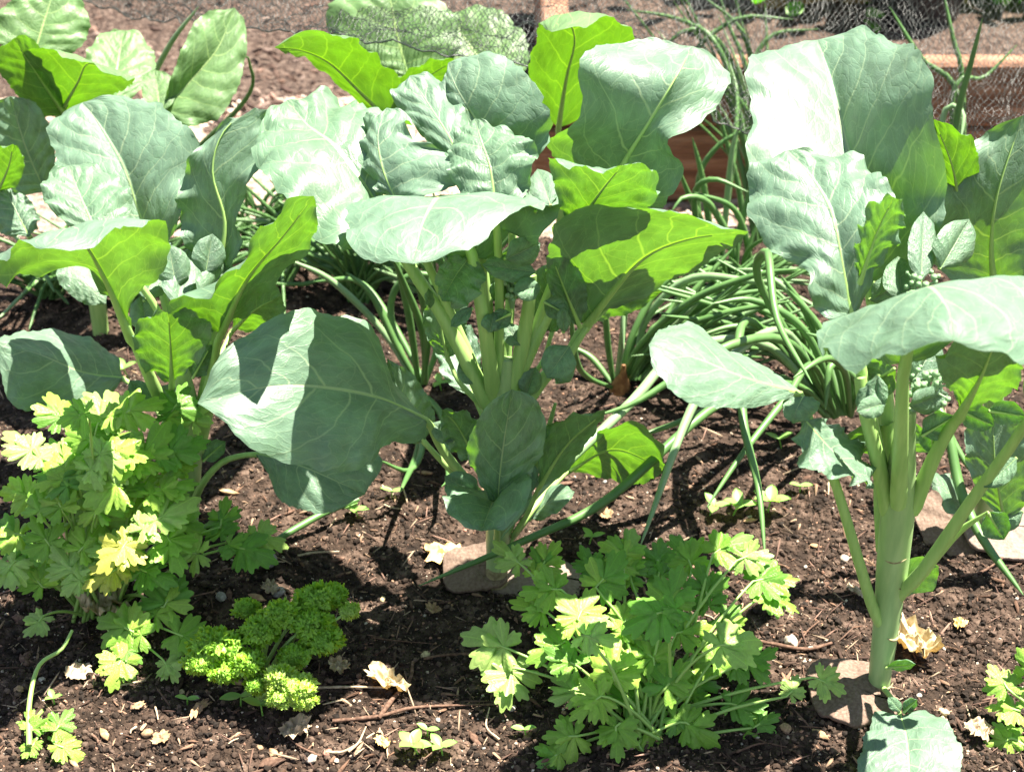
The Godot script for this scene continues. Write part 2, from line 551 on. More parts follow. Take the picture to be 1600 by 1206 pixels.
func floret(parent: Node3D, u: float, v: float, z: float, r: float, n: int) -> void:
	var c := P(u, v, z)
	var s := Soup.new()
	var ball := lump(2, Vector3.ONE, 0.3, 7, 5)
	var a := ball.surface_get_arrays(0)
	for i in n:
		var d := Vector3(rng.randf_range(-1, 1), rng.randf_range(-0.5, 1), rng.randf_range(-1, 1))
		var k := r * rng.randf_range(0.1, 0.2)
		var o := s.v.size()
		for q in a[Mesh.ARRAY_VERTEX]:
			s.v.append(c + d * r * 0.85 + q * k)
		s.n.append_array(a[Mesh.ARRAY_NORMAL])
		s.uv.append_array(a[Mesh.ARRAY_TEX_UV])
		for q in a[Mesh.ARRAY_INDEX]:
			s.x.append(q + o)
		if i % 3 == 0:
			tube(s, PackedVector3Array([c + Vector3(0, -r * 1.2, 0), c + d * r * 0.4, c + d * r * 0.85]), PackedFloat32Array([r * 0.12, r * 0.09, r * 0.05]), 5)
	part("flower_buds", made(s), M.floret, parent)

func stem(parent: Node3D, a: Array, r: Array, called := "stem", m: Material = null) -> void:
	var p := even(pts(a), 24)
	var rr := PackedFloat32Array()
	for i in 25:
		var f := i / 24.0 * (r.size() - 1)
		var k := mini(int(f), r.size() - 2)
		rr.append(0.01 * lerpf(r[k], r[k + 1], f - k) * (1.0 + 0.012 * wob.get_noise_2d(i * 30.0, 5.0)))
	var s := Soup.new()
	tube(s, p, rr, 30, 0.018)
	part(called, made(s), m if m else M.stem, parent)

# the scar that a fallen leaf leaves on a stem: a thin raised crescent round its front
func scar(parent: Node3D, u: float, v: float, z: float, r: float, from: float, to: float) -> void:
	var c := P(u, v, z)
	var p := PackedVector3Array()
	var rr := PackedFloat32Array()
	for i in 15:
		var f := i / 14.0
		var a := deg_to_rad(lerpf(from, to, f))
		p.append(c + Vector3(cos(a) * r, -0.0025 * sin(PI * f), sin(a) * r))
		rr.append(0.0002 + 0.0009 * sin(PI * f))
	var s := Soup.new()
	tube(s, p, rr, 8)
	part("leaf_scar", made(s), M.foot, parent)
# ---------------------------------------------------------------- parsley, onions, litter
func leaflet_mesh(seed_: int) -> ArrayMesh:
	# one leaflet of flat parsley: base at the origin, tip at +z, face up; three toothed lobes
	var lr := RandomNumberGenerator.new()
	lr.seed = 900 + seed_
	var NA := 48
	var NR := 5
	var lobes := []
	for k in 3:
		lobes.append([deg_to_rad([-58.0, 0.0, 58.0][k] + lr.randf_range(-6, 6)), [0.78, 1.0, 0.78][k] * lr.randf_range(0.9, 1.08), lr.randf_range(0.48, 0.58)])
	var v := PackedVector3Array()
	var uv := PackedVector2Array()
	var p1 := lr.randf_range(0, TAU)
	var curl := lr.randf_range(-0.05, 0.36)
	for j in NR + 1:
		for i in NA + 1:
			var th := deg_to_rad(-104.0 + 208.0 * i / NA)
			var r := 0.24
			var ridge := 0.0
			for lb in lobes:
				var q: float = (th - lb[0]) / lb[2]
				if absf(q) < 1.0:
					# three blunt teeth on each lobe
					var tooth := 0.79 + 0.21 * absf(cos(q * PI * 1.5)) - 0.13 * q * q
					var w: float = lb[1] * tooth * pow(1.0 - pow(absf(q), 2.6), 0.32)
					r = maxf(r, w)
					ridge = maxf(ridge, 1.0 - absf(q))
			var f := float(j) / NR
			var d := r * f
			var x := sin(th) * d * 0.92
			var z := cos(th) * d * (1.0 if cos(th) > 0.0 else 0.55)
			var y := 0.10 * f * (ridge - 0.5) + 0.05 * f * f * sin(th * 4.0 + p1) - curl * d * d + 0.02 * f * sin(th * 11.0 + p1)
			v.append(Vector3(x, y, z))
			uv.append(Vector2(0.1 + 0.85 * f, clampf(0.5 + 0.5 * sin(th) * 0.96, 0.0, 1.0)))
	var s := Soup.new()
	grid(s, v, uv, NA + 1, NR + 1, true)
	return made(s)

var leaflets := []

# a leaf of parsley: a stalk from the plant's foot to (u, v) and three to five leaflets there
func parsley_leaf(plant: Node3D, foot: Vector3, u: float, v: float, z: float, size: float, ang: float, kind: int, steep := 0.5, five := false) -> void:
	var at := P(u, v, z)
	var X := Vector3.RIGHT.rotated(Vector3.BACK, rng.randf_range(-0.3, 0.3))
	var e := steep + rng.randf_range(-0.25, 0.25)
	var Y := Vector3(rng.randf_range(-0.2, 0.2), sin(e), -cos(e)).normalized()
	var n := X.cross(Y).normalized()
	if n.y < 0.0:
		n = -n
	var dir := (X * cos(deg_to_rad(ang)) + Y * sin(deg_to_rad(ang))).normalized()
	n = (n - dir * n.dot(dir)).normalized()
	var mid := foot.lerp(at, 0.55)
	mid.y = lerpf(foot.y, at.y, 0.72)
	var s := Soup.new()
	var path := even(PackedVector3Array([foot, mid, at - dir * size * 0.1, at + dir * size * 0.25]), 12)
	var rr := PackedFloat32Array()
	for i in 13:
		rr.append(lerpf(0.0017, 0.0008, i / 12.0))
	tube(s, path, rr, 6)
	var st := part("leaf_stalk", made(s), M.parsley_stalk, plant)
	var spots := [[0.25, 0.0, 1.0], [0.05, 66.0, 0.85], [0.05, -66.0, 0.85]]
	if five:
		spots.append([-0.35, 75.0, 0.62])
		spots.append([-0.35, -75.0, 0.62])
	for q in spots:
		var a := deg_to_rad(q[1] + rng.randf_range(-12, 12))
		var fw := dir.rotated(n, a)
		var nn := n.rotated(dir, rng.randf_range(-0.3, 0.3) - 0.35 * sin(a)).rotated(dir.cross(n), rng.randf_range(-0.35, 0.25))
		nn = (nn - fw * nn.dot(fw)).normalized()
		var k: float = size * q[2] * rng.randf_range(0.95, 1.22)
		var o := put("leaflet", leaflets[rng.randi() % leaflets.size()], M["parsley_%d" % (kind if kind > 2 or rng.randf() > 0.3 else rng.randi() % 3)], st)
		o.transform = Transform3D(Basis(nn.cross(fw) * k * 1.05, nn * k, fw * k), at + dir * size * q[0] - plant.position - st.position)

func parsley(label: String, foot_u: float, foot_v: float, rows: Array, fill: Array, group := "") -> Node3D:
	# rows: u, v, z, leaflet pixels, angle, kind ...; fill: u range, v range, z range, how many
	var foot := G(foot_u, foot_v)
	var t := thing("parsley_plant", foot, label, "parsley", group)
	for i in range(0, rows.size(), 6):
		var f := foot + Vector3(rng.randf_range(-0.018, 0.018), -0.004, rng.randf_range(-0.018, 0.018))
		parsley_leaf(t, f, rows[i], rows[i + 1], rows[i + 2], rows[i + 3] / FOCAL * rows[i + 2] * 0.0112, rows[i + 4], rows[i + 5], 0.5, rng.randf() < 0.35)
	if fill.size():
		for i in int(fill[6]):
			var f := foot + Vector3(rng.randf_range(-0.02, 0.02), -0.004, rng.randf_range(-0.02, 0.02))
			var a := rng.randf_range(0, TAU)
			var q := sqrt(rng.randf())
			parsley_leaf(t, f, lerpf(fill[0], fill[1], 0.5 + 0.5 * q * cos(a)), lerpf(fill[2], fill[3], 0.5 + 0.5 * q * sin(a)), rng.randf_range(fill[4], fill[5]), rng.randf_range(0.018, 0.028), rng.randf_range(-30, 210), [0, 2, 0, 1, 1, 3][rng.randi() % 6], 0.4, rng.randf() < 0.5)
	return t

# onion leaves: hollow green tubes; each row starts at the foot and ends in a point
func onion(label: String, foot: Vector3, paths: Array, group := "") -> Node3D:
	var t := thing("onion_plant", foot, label, "onion", group)
	for a in paths:
		var r: float = a[0]
		var pale: bool = a[1] == 1
		var p := pts(a.slice(2))
		var q := even(p, 26)
		var rr := PackedFloat32Array()
		for i in 27:
			var f := i / 26.0
			rr.append(0.0068 * r * (0.75 + 0.5 * sin(PI * minf(f * 1.3, 1.0) * 0.6)) * pow(1.0 - pow(f, 5.0), 0.7) + 0.0003)
		var s := Soup.new()
		tube(s, q, rr, 9)
		part("leaf", made(s), M.onion_pale if pale else M.onion, t)
	return t

func onion_bulb(t: Node3D, at: Vector3, r: float) -> void:
	var p := PackedVector3Array()
	var rr := PackedFloat32Array()
	for i in 9:
		var f := i / 8.0
		p.append(at + Vector3(0.003 * f, -0.012 + 0.042 * f, 0))
		rr.append(r * lerpf(1.0, 0.2, smoothstep(0.2, 1.0, f)) * sqrt(minf(1.0, 0.15 + f * 3.0)))
	var s := Soup.new()
	tube(s, p, rr, 12)
	part("bulb", made(s), M.bulb, t)

# random onion leaves that fall from the foot to one side and arch
func sheaf(foot: Vector3, n: int, lo: Vector3, hi: Vector3, r: float, label: String, group: String, arch := 0.6) -> Node3D:
	var t := thing("onion_plant", foot, label, "onion", group)
	for i in n:
		var e := Vector3(rng.randf_range(lo.x, hi.x), rng.randf_range(lo.y, hi.y), rng.randf_range(lo.z, hi.z))
		var a := foot + Vector3(rng.randf_range(-0.012, 0.012), 0.0, rng.randf_range(-0.012, 0.012))
		var mid := a.lerp(foot + e, 0.5) + Vector3(0, arch * rng.randf_range(0.05, 0.12), 0)
		var q := even(PackedVector3Array([a, a.lerp(mid, 0.5) + Vector3(0, 0.015, 0), mid, foot + e]), 20)
		var rr := PackedFloat32Array()
		var k := r * rng.randf_range(0.5, 0.95)
		for j in 21:
			var f := j / 20.0
			q[j].y = maxf(q[j].y, soil_y(q[j].x, q[j].z) + k)
			rr.append(k * (0.7 + 0.4 * f) * pow(1.0 - pow(f, 5.0), 0.7) + 0.0003)
		var s := Soup.new()
		tube(s, q, rr, 8)
		part("leaf", made(s), M.onion_pale if rng.randf() < 0.1 else M.onion, t)
	return t

func curly_puff(plant: Node3D, foot: Vector3, u: float, v: float, z: float, r: float, yellow: bool, n: int) -> void:
	var c := P(u, v, z)
	var s := Soup.new()
	tube(s, even(PackedVector3Array([foot, foot.lerp(c, 0.5) + Vector3(0, 0.012, 0), c]), 8), PackedFloat32Array([0.0018, 0.0018, 0.0017, 0.0016, 0.0015, 0.0014, 0.0013, 0.0012, 0.001]), 6)
	var st := part("leaf_stalk", made(s), M.parsley_stalk, plant)
	var f := Soup.new()
	for i in n:
		var d := Vector3(rng.randfn(), rng.randfn() * 0.9 + 0.35, rng.randfn() + 0.3).normalized()
		var rad := r * rng.randf_range(0.55, 1.0) * (1.0 + 0.55 * wob.get_noise_3d(d.x * 60.0 + u, d.y * 60.0 + v, d.z * 60.0))
		var at := c + Vector3(d.x, d.y * 0.62, d.z * 0.85) * rad
		var nn := (d + Vector3(rng.randf_range(-0.7, 0.7), rng.randf_range(-0.5, 0.7), rng.randf_range(-0.7, 0.7))).normalized()
		var a := nn.cross(Vector3(0.3, 0.8, 0.5)).normalized()
		var b := nn.cross(a)
		var k := r * rng.randf_range(0.17, 0.31)
		var o := f.v.size()
		var ph := rng.randf() * TAU
		f.v.append(at)
		f.n.append(nn)
		f.uv.append(Vector2(0.5, 0.5))
		var NK := 16
		for j in NK + 1:
			var th := TAU * j / NK
			var w := 1.0 if j % 2 == 0 else 0.72
			f.v.append(at + (a * cos(th) + b * sin(th)) * k * w + nn * k * (0.65 * sin(th * 4.0 + ph) + 0.35))
			f.n.append((nn + (a * cos(th) + b * sin(th)) * 0.9 * cos(th * 4.0 + ph)).normalized())
			f.uv.append(Vector2(0.5 + 0.5 * cos(th), 0.5 + 0.5 * sin(th)))
		for j in NK:
			f.x.append_array(PackedInt32Array([o, o + j + 2, o + j + 1]))
	var l := part("frilly_leaf", made(f), M.curly_yellow if yellow else M.curly, st)
	l.position = Vector3.ZERO

func seedling(u: float, v: float, px: float, n: int, label: String, group := "", kind := -1) -> void:
	var at := G(u, v)
	var t := thing("seedling", at, label, "seedling", group)
	var k := px / FOCAL * -at.z * 1.17
	var top := at + Vector3(rng.randf_range(-0.3, 0.3) * k, k * 0.6, 0)
	part("stem", stick(PackedVector3Array([at + Vector3(0, -0.003, 0), at.lerp(top, 0.5), top]), 0.0007, 0.0006, 5, 6), M.seedling, t)
	for i in n:
		var a := TAU * i / n + rng.randf_range(-0.4, 0.4)
		var d := Vector3(cos(a), rng.randf_range(0.25, 0.8), sin(a) * 0.8).normalized()
		var sd := d.cross(Vector3.UP).normalized()
		var nn := sd.cross(d)
		var vv := PackedVector3Array()
		var uv := PackedVector2Array()
		for j in 9:
			var f := j / 8.0
			for i2 in 5:
				var s := (i2 - 2) / 2.0
				vv.append(top + d * k * f * 0.9 + sd * k * 0.27 * s * pow(sin(PI * clampf(0.06 + f * 0.92, 0.0, 1.0)), 0.8) + nn * k * (0.06 * s * s - 0.22 * f * f))
				uv.append(Vector2(f, i2 / 4.0))
		var sp := Soup.new()
		grid(sp, vv, uv, 5, 9)
		part("leaf", made(sp), M.seedling if kind < 0 else M["parsley_%d" % kind], t)

# a dead leaf: a crumpled sheet with a torn outline, lying on the soil
func dead_leaf(called: String, u: float, v: float, w: float, h: float, turn: float, m: Material, label: String, crumple := 1.0, lift := 0.004) -> void:
	var at := G(u, v)
	var kx := w / FOCAL * -at.z * 1.17 * 0.5
	var kz := h / FOCAL * -at.z * 1.17 * 0.75
	var vv := PackedVector3Array()
	var uv := PackedVector2Array()
	var NA := 40
	for j in 9:
		for i in NA + 1:
			var th := TAU * (i % NA) / NA
			var r := (j / 8.0) * (0.82 + 0.34 * wob.get_noise_2d(cos(th) * 110.0 + u, sin(th) * 110.0 + v) + 0.20 * wob.get_noise_2d(th * 150.0, u))
			var x := cos(th) * r
			var z := sin(th) * r
			var b := Vector3(x * kx, 0, z * kz).rotated(Vector3.UP, deg_to_rad(turn))
			var y := crumple * (0.45 * wob.get_noise_2d(x * 95.0 + u * 3.0, z * 95.0 + v) + 0.25 * absf(wob.get_noise_2d(x * 220.0 + v, z * 220.0))) * kx + 0.25 * kx * crumple * r * r
			var p := at + b
			p.y = soil_y(p.x, p.z) + lift + maxf(y, -lift * 0.6)
			vv.append(p)
			uv.append(Vector2(x, z))
	var s := Soup.new()
	grid(s, vv, uv, NA + 1, 9, true)
	var o := put(called, made(s), m)
	tag(o, label, "dead leaf")

func twig(a: Array, r0: float, r1: float, label: String, m: Material = null, group := "") -> void:
	var p := PackedVector3Array()
	for i in range(0, a.size(), 2):
		var g := G(a[i], a[i + 1])
		p.append(g + Vector3(0, r0 * 0.008 + 0.002, 0))
	var o := put("twig", stick(p, r0 * 0.01, r1 * 0.01, 16, 7, 0.35), m if m else M.twig)
	tag(o, label, "twig", group)

func pebble(u: float, v: float, px: float, kind: int, label: String, group := "", called := "pebble", flat := 0.62) -> void:
	var at := G(u, v)
	var k := px / FOCAL * -at.z * 1.17 * 0.5
	var o := put(called, lump(int(u * 7 + v), Vector3(1.0, flat, 0.8), 0.38, 12, 9), M["stone_%d" % kind])
	o.transform = Transform3D(Basis(Vector3.UP, u * 0.37).scaled(Vector3.ONE * k), at + Vector3(0, k * 0.3, 0))
	tag(o, label, "pebble", group)

# a flat collar of felt round a stem, lying with a tilt, as a plate with rounded edges
func collar(at: Vector3, rx: float, rz: float, tilt: Vector3, sq: float, m: Material, label: String, turn := 0.0) -> void:
	var o := put("stem_collar", null, m)
	var s := Soup.new()
	var v := PackedVector3Array()
	var uv := PackedVector2Array()
	var N := 64
	var rows := [[0.0, 0.0022], [0.5, 0.0022], [0.97, 0.0022], [0.995, 0.0014], [1.0, 0.0], [0.995, -0.0014], [0.97, -0.0022], [0.0, -0.0022]]
	for q in rows:
		for i in N + 1:
			var th := 0.05 + (TAU - 0.1) * i / N + turn
			var c := cos(th)
			var d := sin(th)
			# between an ellipse and a rounded square
			var k := 1.0 / pow(pow(absf(c), sq) + pow(absf(d), sq), 1.0 / sq)
			k *= 1.0 + 0.07 * wob.get_noise_2d(c * 60.0 + at.x * 900.0, d * 60.0)
			var x: float = c * k * rx * q[0]
			var z: float = d * k * rz * q[0]
			v.append(Vector3(x, q[1] * 1.0 + 0.006 * wob.get_noise_2d(x * 1500.0, z * 1500.0 + at.x * 700.0) - 0.10 * x * x / rx, z))
			uv.append(Vector2(x, z) * 8.0)
	grid(s, v, uv, N + 1, rows.size(), true)
	o.mesh = made(s)
	o.transform = Transform3D(Basis.from_euler(tilt), at)
	tag(o, label, "plant collar")
# ---------------------------------------------------------------- the place
func _ready() -> void:
	var cam := Camera3D.new()
	cam.name = "camera"
	add_child(cam)
	cam.position = CAM
	cam.rotation_degrees = Vector3(-PITCH, 0, 0)
	cam.keep_aspect = Camera3D.KEEP_HEIGHT
	cam.fov = rad_to_deg(2.0 * atan(603.0 / FOCAL))
	cam.near = 0.05
	cam.far = 200.0
	var lens := CameraAttributesPhysical.new()
	lens.frustum_focal_length = 12.0 * FOCAL / 603.0
	lens.frustum_focus_distance = 1.14
	lens.frustum_near = 0.05
	lens.frustum_far = 200.0
	lens.exposure_aperture = 11.0
	cam.attributes = lens
	cam.fov = rad_to_deg(2.0 * atan(603.0 / FOCAL))
	cam.current = true

	var env := Environment.new()
	env.background_mode = Environment.BG_SKY
	var sky := ProceduralSkyMaterial.new()
	sky.sky_top_color = Color(0.50, 0.57, 0.68)
	sky.sky_horizon_color = Color(0.87, 0.88, 0.88)
	sky.sky_curve = 0.18
	sky.ground_bottom_color = Color(0.20, 0.17, 0.13)
	sky.ground_horizon_color = Color(0.45, 0.45, 0.40)
	sky.sun_angle_max = 12.0
	env.sky = Sky.new()
	env.sky.sky_material = sky
	env.background_energy_multiplier = 0.42
	env.tonemap_mode = Environment.TONE_MAPPER_LINEAR
	env.tonemap_exposure = 5.0
	env.sdfgi_enabled = true
	env.ssao_enabled = true
	env.ssil_enabled = true
	var we := WorldEnvironment.new()
	we.name = "world_environment"
	we.environment = env
	add_child(we)
	var sun := DirectionalLight3D.new()
	sun.name = "sun"
	sun.light_energy = 1.6
	sun.light_color = Color(1.0, 0.97, 0.915)
	sun.light_angular_distance = 0.5
	sun.shadow_enabled = true
	add_child(sun)
	sun.look_at_from_position(SUN * 10.0, Vector3.ZERO, Vector3.FORWARD)

	rng.seed = 20
	wob.seed = 3
	wob.frequency = 0.02
	wob.fractal_octaves = 3
	big.seed = 8
	big.frequency = 0.02
	big.fractal_octaves = 3
	cells.seed = 4
	cells.noise_type = FastNoiseLite.TYPE_CELLULAR
	cells.frequency = 0.022
	cells.cellular_return_type = FastNoiseLite.RETURN_DISTANCE2_SUB
	cells.fractal_type = FastNoiseLite.FRACTAL_NONE
	materials()
	for i in 14:
		leaflets.append(leaflet_mesh(i))
	setting()
	background()
	left_plant()
	middle_plant()
	right_plant()
	far_plants()
	onions()
	herbs()
	litter()

func structure(o: Node3D, kind := "structure") -> void:
	o.set_meta("kind", kind)

func sheet(called: String, x0: float, x1: float, z0: float, z1: float, nx: int, nz: int, f: Callable, m: Material) -> MeshInstance3D:
	var v := PackedVector3Array()
	var uv := PackedVector2Array()
	for j in nz + 1:
		for i in nx + 1:
			var x := lerpf(x0, x1, float(i) / nx)
			var z := lerpf(z0, z1, float(j) / nz)
			v.append(Vector3(x, f.call(x, z), z))
			uv.append(Vector2(x, z))
	var s := Soup.new()
	grid(s, v, uv, nx + 1, nz + 1, true)
	if s.n[s.n.size() / 2].y < 0.0:
		s = Soup.new()
		grid(s, v, uv, nx + 1, nz + 1, false)
	var o := put(called, made(s), m)
	structure(o)
	return o

func scatter(called: String, n: int, place: Callable, mesh: Mesh, m: Material, label: String, sz: Vector2, cols: Array, tip := 0.6) -> void:
	var mm := MultiMesh.new()
	mm.transform_format = MultiMesh.TRANSFORM_3D
	mm.use_colors = true
	mm.mesh = mesh
	mm.instance_count = n
	for i in n:
		var p: Vector3 = place.call()
		var k := sz.x * pow(sz.y / sz.x, pow(rng.randf(), 2.2))
		var b := Basis.from_euler(Vector3(rng.randf_range(-tip, tip), rng.randf() * TAU, rng.randf_range(-tip, tip))).scaled(Vector3.ONE * k)
		mm.set_instance_transform(i, Transform3D(b, p + Vector3(0, k * 0.25, 0)))
		var c: Color = cols[rng.randi() % cols.size()]
		var d := rng.randf_range(0.7, 1.3)
		mm.set_instance_color(i, Color(c.r * d, c.g * d, c.b * d))
	var o := MultiMeshInstance3D.new()
	o.multimesh = mm
	o.material_override = m
	o.name = numbered(called)
	add_child(o)
	o.set_meta("kind", "stuff")
	o.set_meta("label", label)
	o.set_meta("category", "soil")

func setting() -> void:
	sheet("soil", -0.95, 0.95, -1.84, -0.62, 420, 290, soil_y, M.soil)
	sheet("path", -1.9, 1.9, -2.32, -1.70, 260, 60, func(x, z): return -0.018 + 0.010 * big.get_noise_2d(x * 150.0, z * 150.0 + 500.0) + 0.004 * big.get_noise_2d(x * 600.0, z * 600.0) - 0.02 * smoothstep(-2.22, -2.32, z), M.path)
	sheet("mulch", -2.4, 2.4, -4.2, -2.08, 260, 130, func(x, z): return -0.026 + 0.014 * big.get_noise_2d(x * 170.0, z * 170.0) + 0.005 * big.get_noise_2d(x * 700.0, z * 700.0), M.mulch)
	sheet("ground", -40.0, 40.0, -60.0, 12.0, 8, 8, func(_x, _z): return -0.065, M.ground)
	var near := func() -> Vector3:
		var d := 0.66 + 1.1 * pow(rng.randf(), 1.5)
		var x := rng.randf_range(-0.36, 0.36) * (d * 1.1 + 0.12)
		return Vector3(x, soil_y(x, -d), -d)
	var dark := [Color(0.020, 0.0125, 0.0085), Color(0.032, 0.02, 0.014), Color(0.052, 0.034, 0.024), Color(0.09, 0.06, 0.044), Color(0.013, 0.0085, 0.006)]
	var pale := [Color(0.26, 0.19, 0.14), Color(0.36, 0.29, 0.22), Color(0.22, 0.12, 0.08), Color(0.42, 0.36, 0.29), Color(0.16, 0.10, 0.07), Color(0.30, 0.17, 0.11)]
	scatter("soil_crumbs", 104000, near, chunk(1, Vector3(1.0, 0.75, 0.85)), M.grain, "dark crumbs of garden soil covering the bed", Vector2(0.0005, 0.0036), dark, PI)
	scatter("grit", 20000, near, chunk(11, Vector3(1.0, 0.6, 0.8)), M.grain, "tiny pale grit mixed through the dark soil", Vector2(0.0004, 0.0019), pale)
	scatter("bark_fibres", 9000, near, chunk(12, Vector3(1.0, 0.14, 0.18)), M.grain, "small brown bark fibres lying in the soil", Vector2(0.0012, 0.0085), [Color(0.10, 0.055, 0.035), Color(0.17, 0.10, 0.065), Color(0.26, 0.17, 0.11), Color(0.06, 0.035, 0.025)])
	scatter("root_strands", 5000, near, chunk(13, Vector3(1.0, 0.05, 0.06)), M.grain, "thin pale and brown root strands lying on the soil", Vector2(0.003, 0.014), [Color(0.12, 0.07, 0.05), Color(0.30, 0.22, 0.15), Color(0.20, 0.12, 0.09), Color(0.07, 0.04, 0.03)])
	var away := func() -> Vector3:
		var x := rng.randf_range(-1.5, 1.5)
		var d := rng.randf_range(1.72, 2.25)
		return Vector3(x, -0.02, -d)
	scatter("path_gravel", 9000, away, chunk(15, Vector3(1.0, 0.6, 0.8)), M.grain, "pale pinkish gravel strewn over the path", Vector2(0.0015, 0.009), [Color(0.40, 0.30, 0.25), Color(0.52, 0.44, 0.38), Color(0.30, 0.20, 0.16), Color(0.22, 0.14, 0.11)])
	var bark := func() -> Vector3:
		return Vector3(rng.randf_range(-2.0, 2.0), -0.015, -rng.randf_range(2.0, 3.6))
	scatter("bark_mulch", 24000, bark, chunk(14, Vector3(1.0, 0.25, 0.4)), M.grain, "reddish bark mulch covering the ground behind the path", Vector2(0.002, 0.013), [Color(0.08, 0.048, 0.036), Color(0.12, 0.074, 0.056), Color(0.048, 0.028, 0.022), Color(0.19, 0.135, 0.11)])

func plank(parent: Node3D, called: String, at: Vector3, sz: Vector3, m: Material, turn := 0.0) -> void:
	var s := Soup.new()
	box(s, Transform3D(Basis(), Vector3.ZERO), sz, 0.004)
	var o := put(called, made(s), m, parent)
	o.position = at
	o.rotation.y = turn

func background() -> void:
	# the raised bed behind the path, made of reddish boards
	var b := thing("raised_bed", Vector3(0.055, -0.02, -1.88), "raised bed of reddish brown timber boards behind the right hand plants", "raised bed")
	plank(b, "front_board", Vector3(0.55, 0.05, 0), Vector3(1.16, 0.098, 0.036), M.wood_red)
	plank(b, "front_board", Vector3(0.55, 0.142, 0.002), Vector3(1.16, 0.08, 0.038), M.wood_red)
	plank(b, "side_board", Vector3(0.0, 0.05, -0.42), Vector3(0.036, 0.098, 0.80), M.wood_red)
	plank(b, "side_board", Vector3(0.002, 0.142, -0.42), Vector3(0.036, 0.08, 0.80), M.wood_red)
	plank(b, "corner_post", Vector3(0.045, 0.085, -0.046), Vector3(0.05, 0.17, 0.05), M.wood_red)
	var fill := sheet("bed_soil", 0.13, 1.22, -2.68, -1.905, 60, 40, func(x, z): return 0.10 + 0.02 * big.get_noise_2d(x * 200.0, z * 200.0), M.mulch)
	fill.set_meta("kind", "structure")
	var f := thing("wooden_fence", P(1275, 50, 232) * Vector3(1, 0, 1) + Vector3(0, 0.13, 0), "pale wooden boards standing upright behind the raised bed at the top", "fence")
	for i in 5:
		plank(f, "board", Vector3(-0.06 + 0.062 * i, 0.13, -0.002 * (i % 2)), Vector3(0.058, 0.34, 0.02), M.wood_pale)
	plank(f, "rail", Vector3(0.06, 0.2, -0.03), Vector3(0.4, 0.05, 0.03), M.wood_pale)
	# a black plastic pot, lathed
	var pot := thing("plant_pot", P(1425, 60, 225), "black plastic plant pot standing behind the net at upper right", "plant pot")
	var v := PackedVector3Array()
	var uv := PackedVector2Array()
	var prof := [[0.0, 0.0], [0.055, 0.0], [0.058, 0.004], [0.078, 0.125], [0.084, 0.126], [0.085, 0.145], [0.08, 0.146], [0.075, 0.12], [0.055, 0.006], [0.0, 0.006]]
	for q in prof:
		for i in 33:
			v.append(Vector3(q[0] * cos(TAU * i / 32), q[1], q[0] * sin(TAU * i / 32)))
			uv.append(Vector2(i / 32.0, q[1]))
	var s := Soup.new()
	grid(s, v, uv, 33, prof.size(), false)
	put("wall", made(s), M.black, pot)
	pot.position.y = 0.09
	for a in [[1545, 25, 2.35, "low green leafy clump behind the net at the top right corner", 170], [1230, 40, 2.3, "small green clump growing behind the net left of the pale boards", 60]]:
		var c := P(a[0], a[1], a[2] * 100.0)
		var cl := thing("leafy_clump", Vector3(c.x, 0.1, c.z), a[3], "plant")
		var fs := Soup.new()
		for i in int(a[4]):
			var p := Vector3(rng.randfn() * 0.09, rng.randf_range(0.0, 0.14), rng.randfn() * 0.05)
			var d := Vector3(rng.randfn(), rng.randf_range(0.2, 1.2), rng.randfn()).normalized()
			var sd := d.cross(Vector3(0.3, 1, 0.2)).normalized()
			var vv := PackedVector3Array()
			var uu := PackedVector2Array()
			for j in 6:
				for k in 3:
					vv.append(p + d * 0.045 * j / 5.0 + sd * (k - 1) * 0.013 * sin(PI * (0.08 + 0.9 * j / 5.0)) + Vector3(0, -0.012 * j * j / 25.0, 0))
					uu.append(Vector2(j / 5.0, k / 2.0))
			grid(fs, vv, uu, 3, 6)
		put("leaves", made(fs), M.parsley_2, cl)
		put("stem", stick(PackedVector3Array([Vector3(0, -0.03, 0), Vector3(0.005, 0.05, 0), Vector3(0, 0.1, 0)]), 0.006, 0.003), M.twig, cl)
	net()

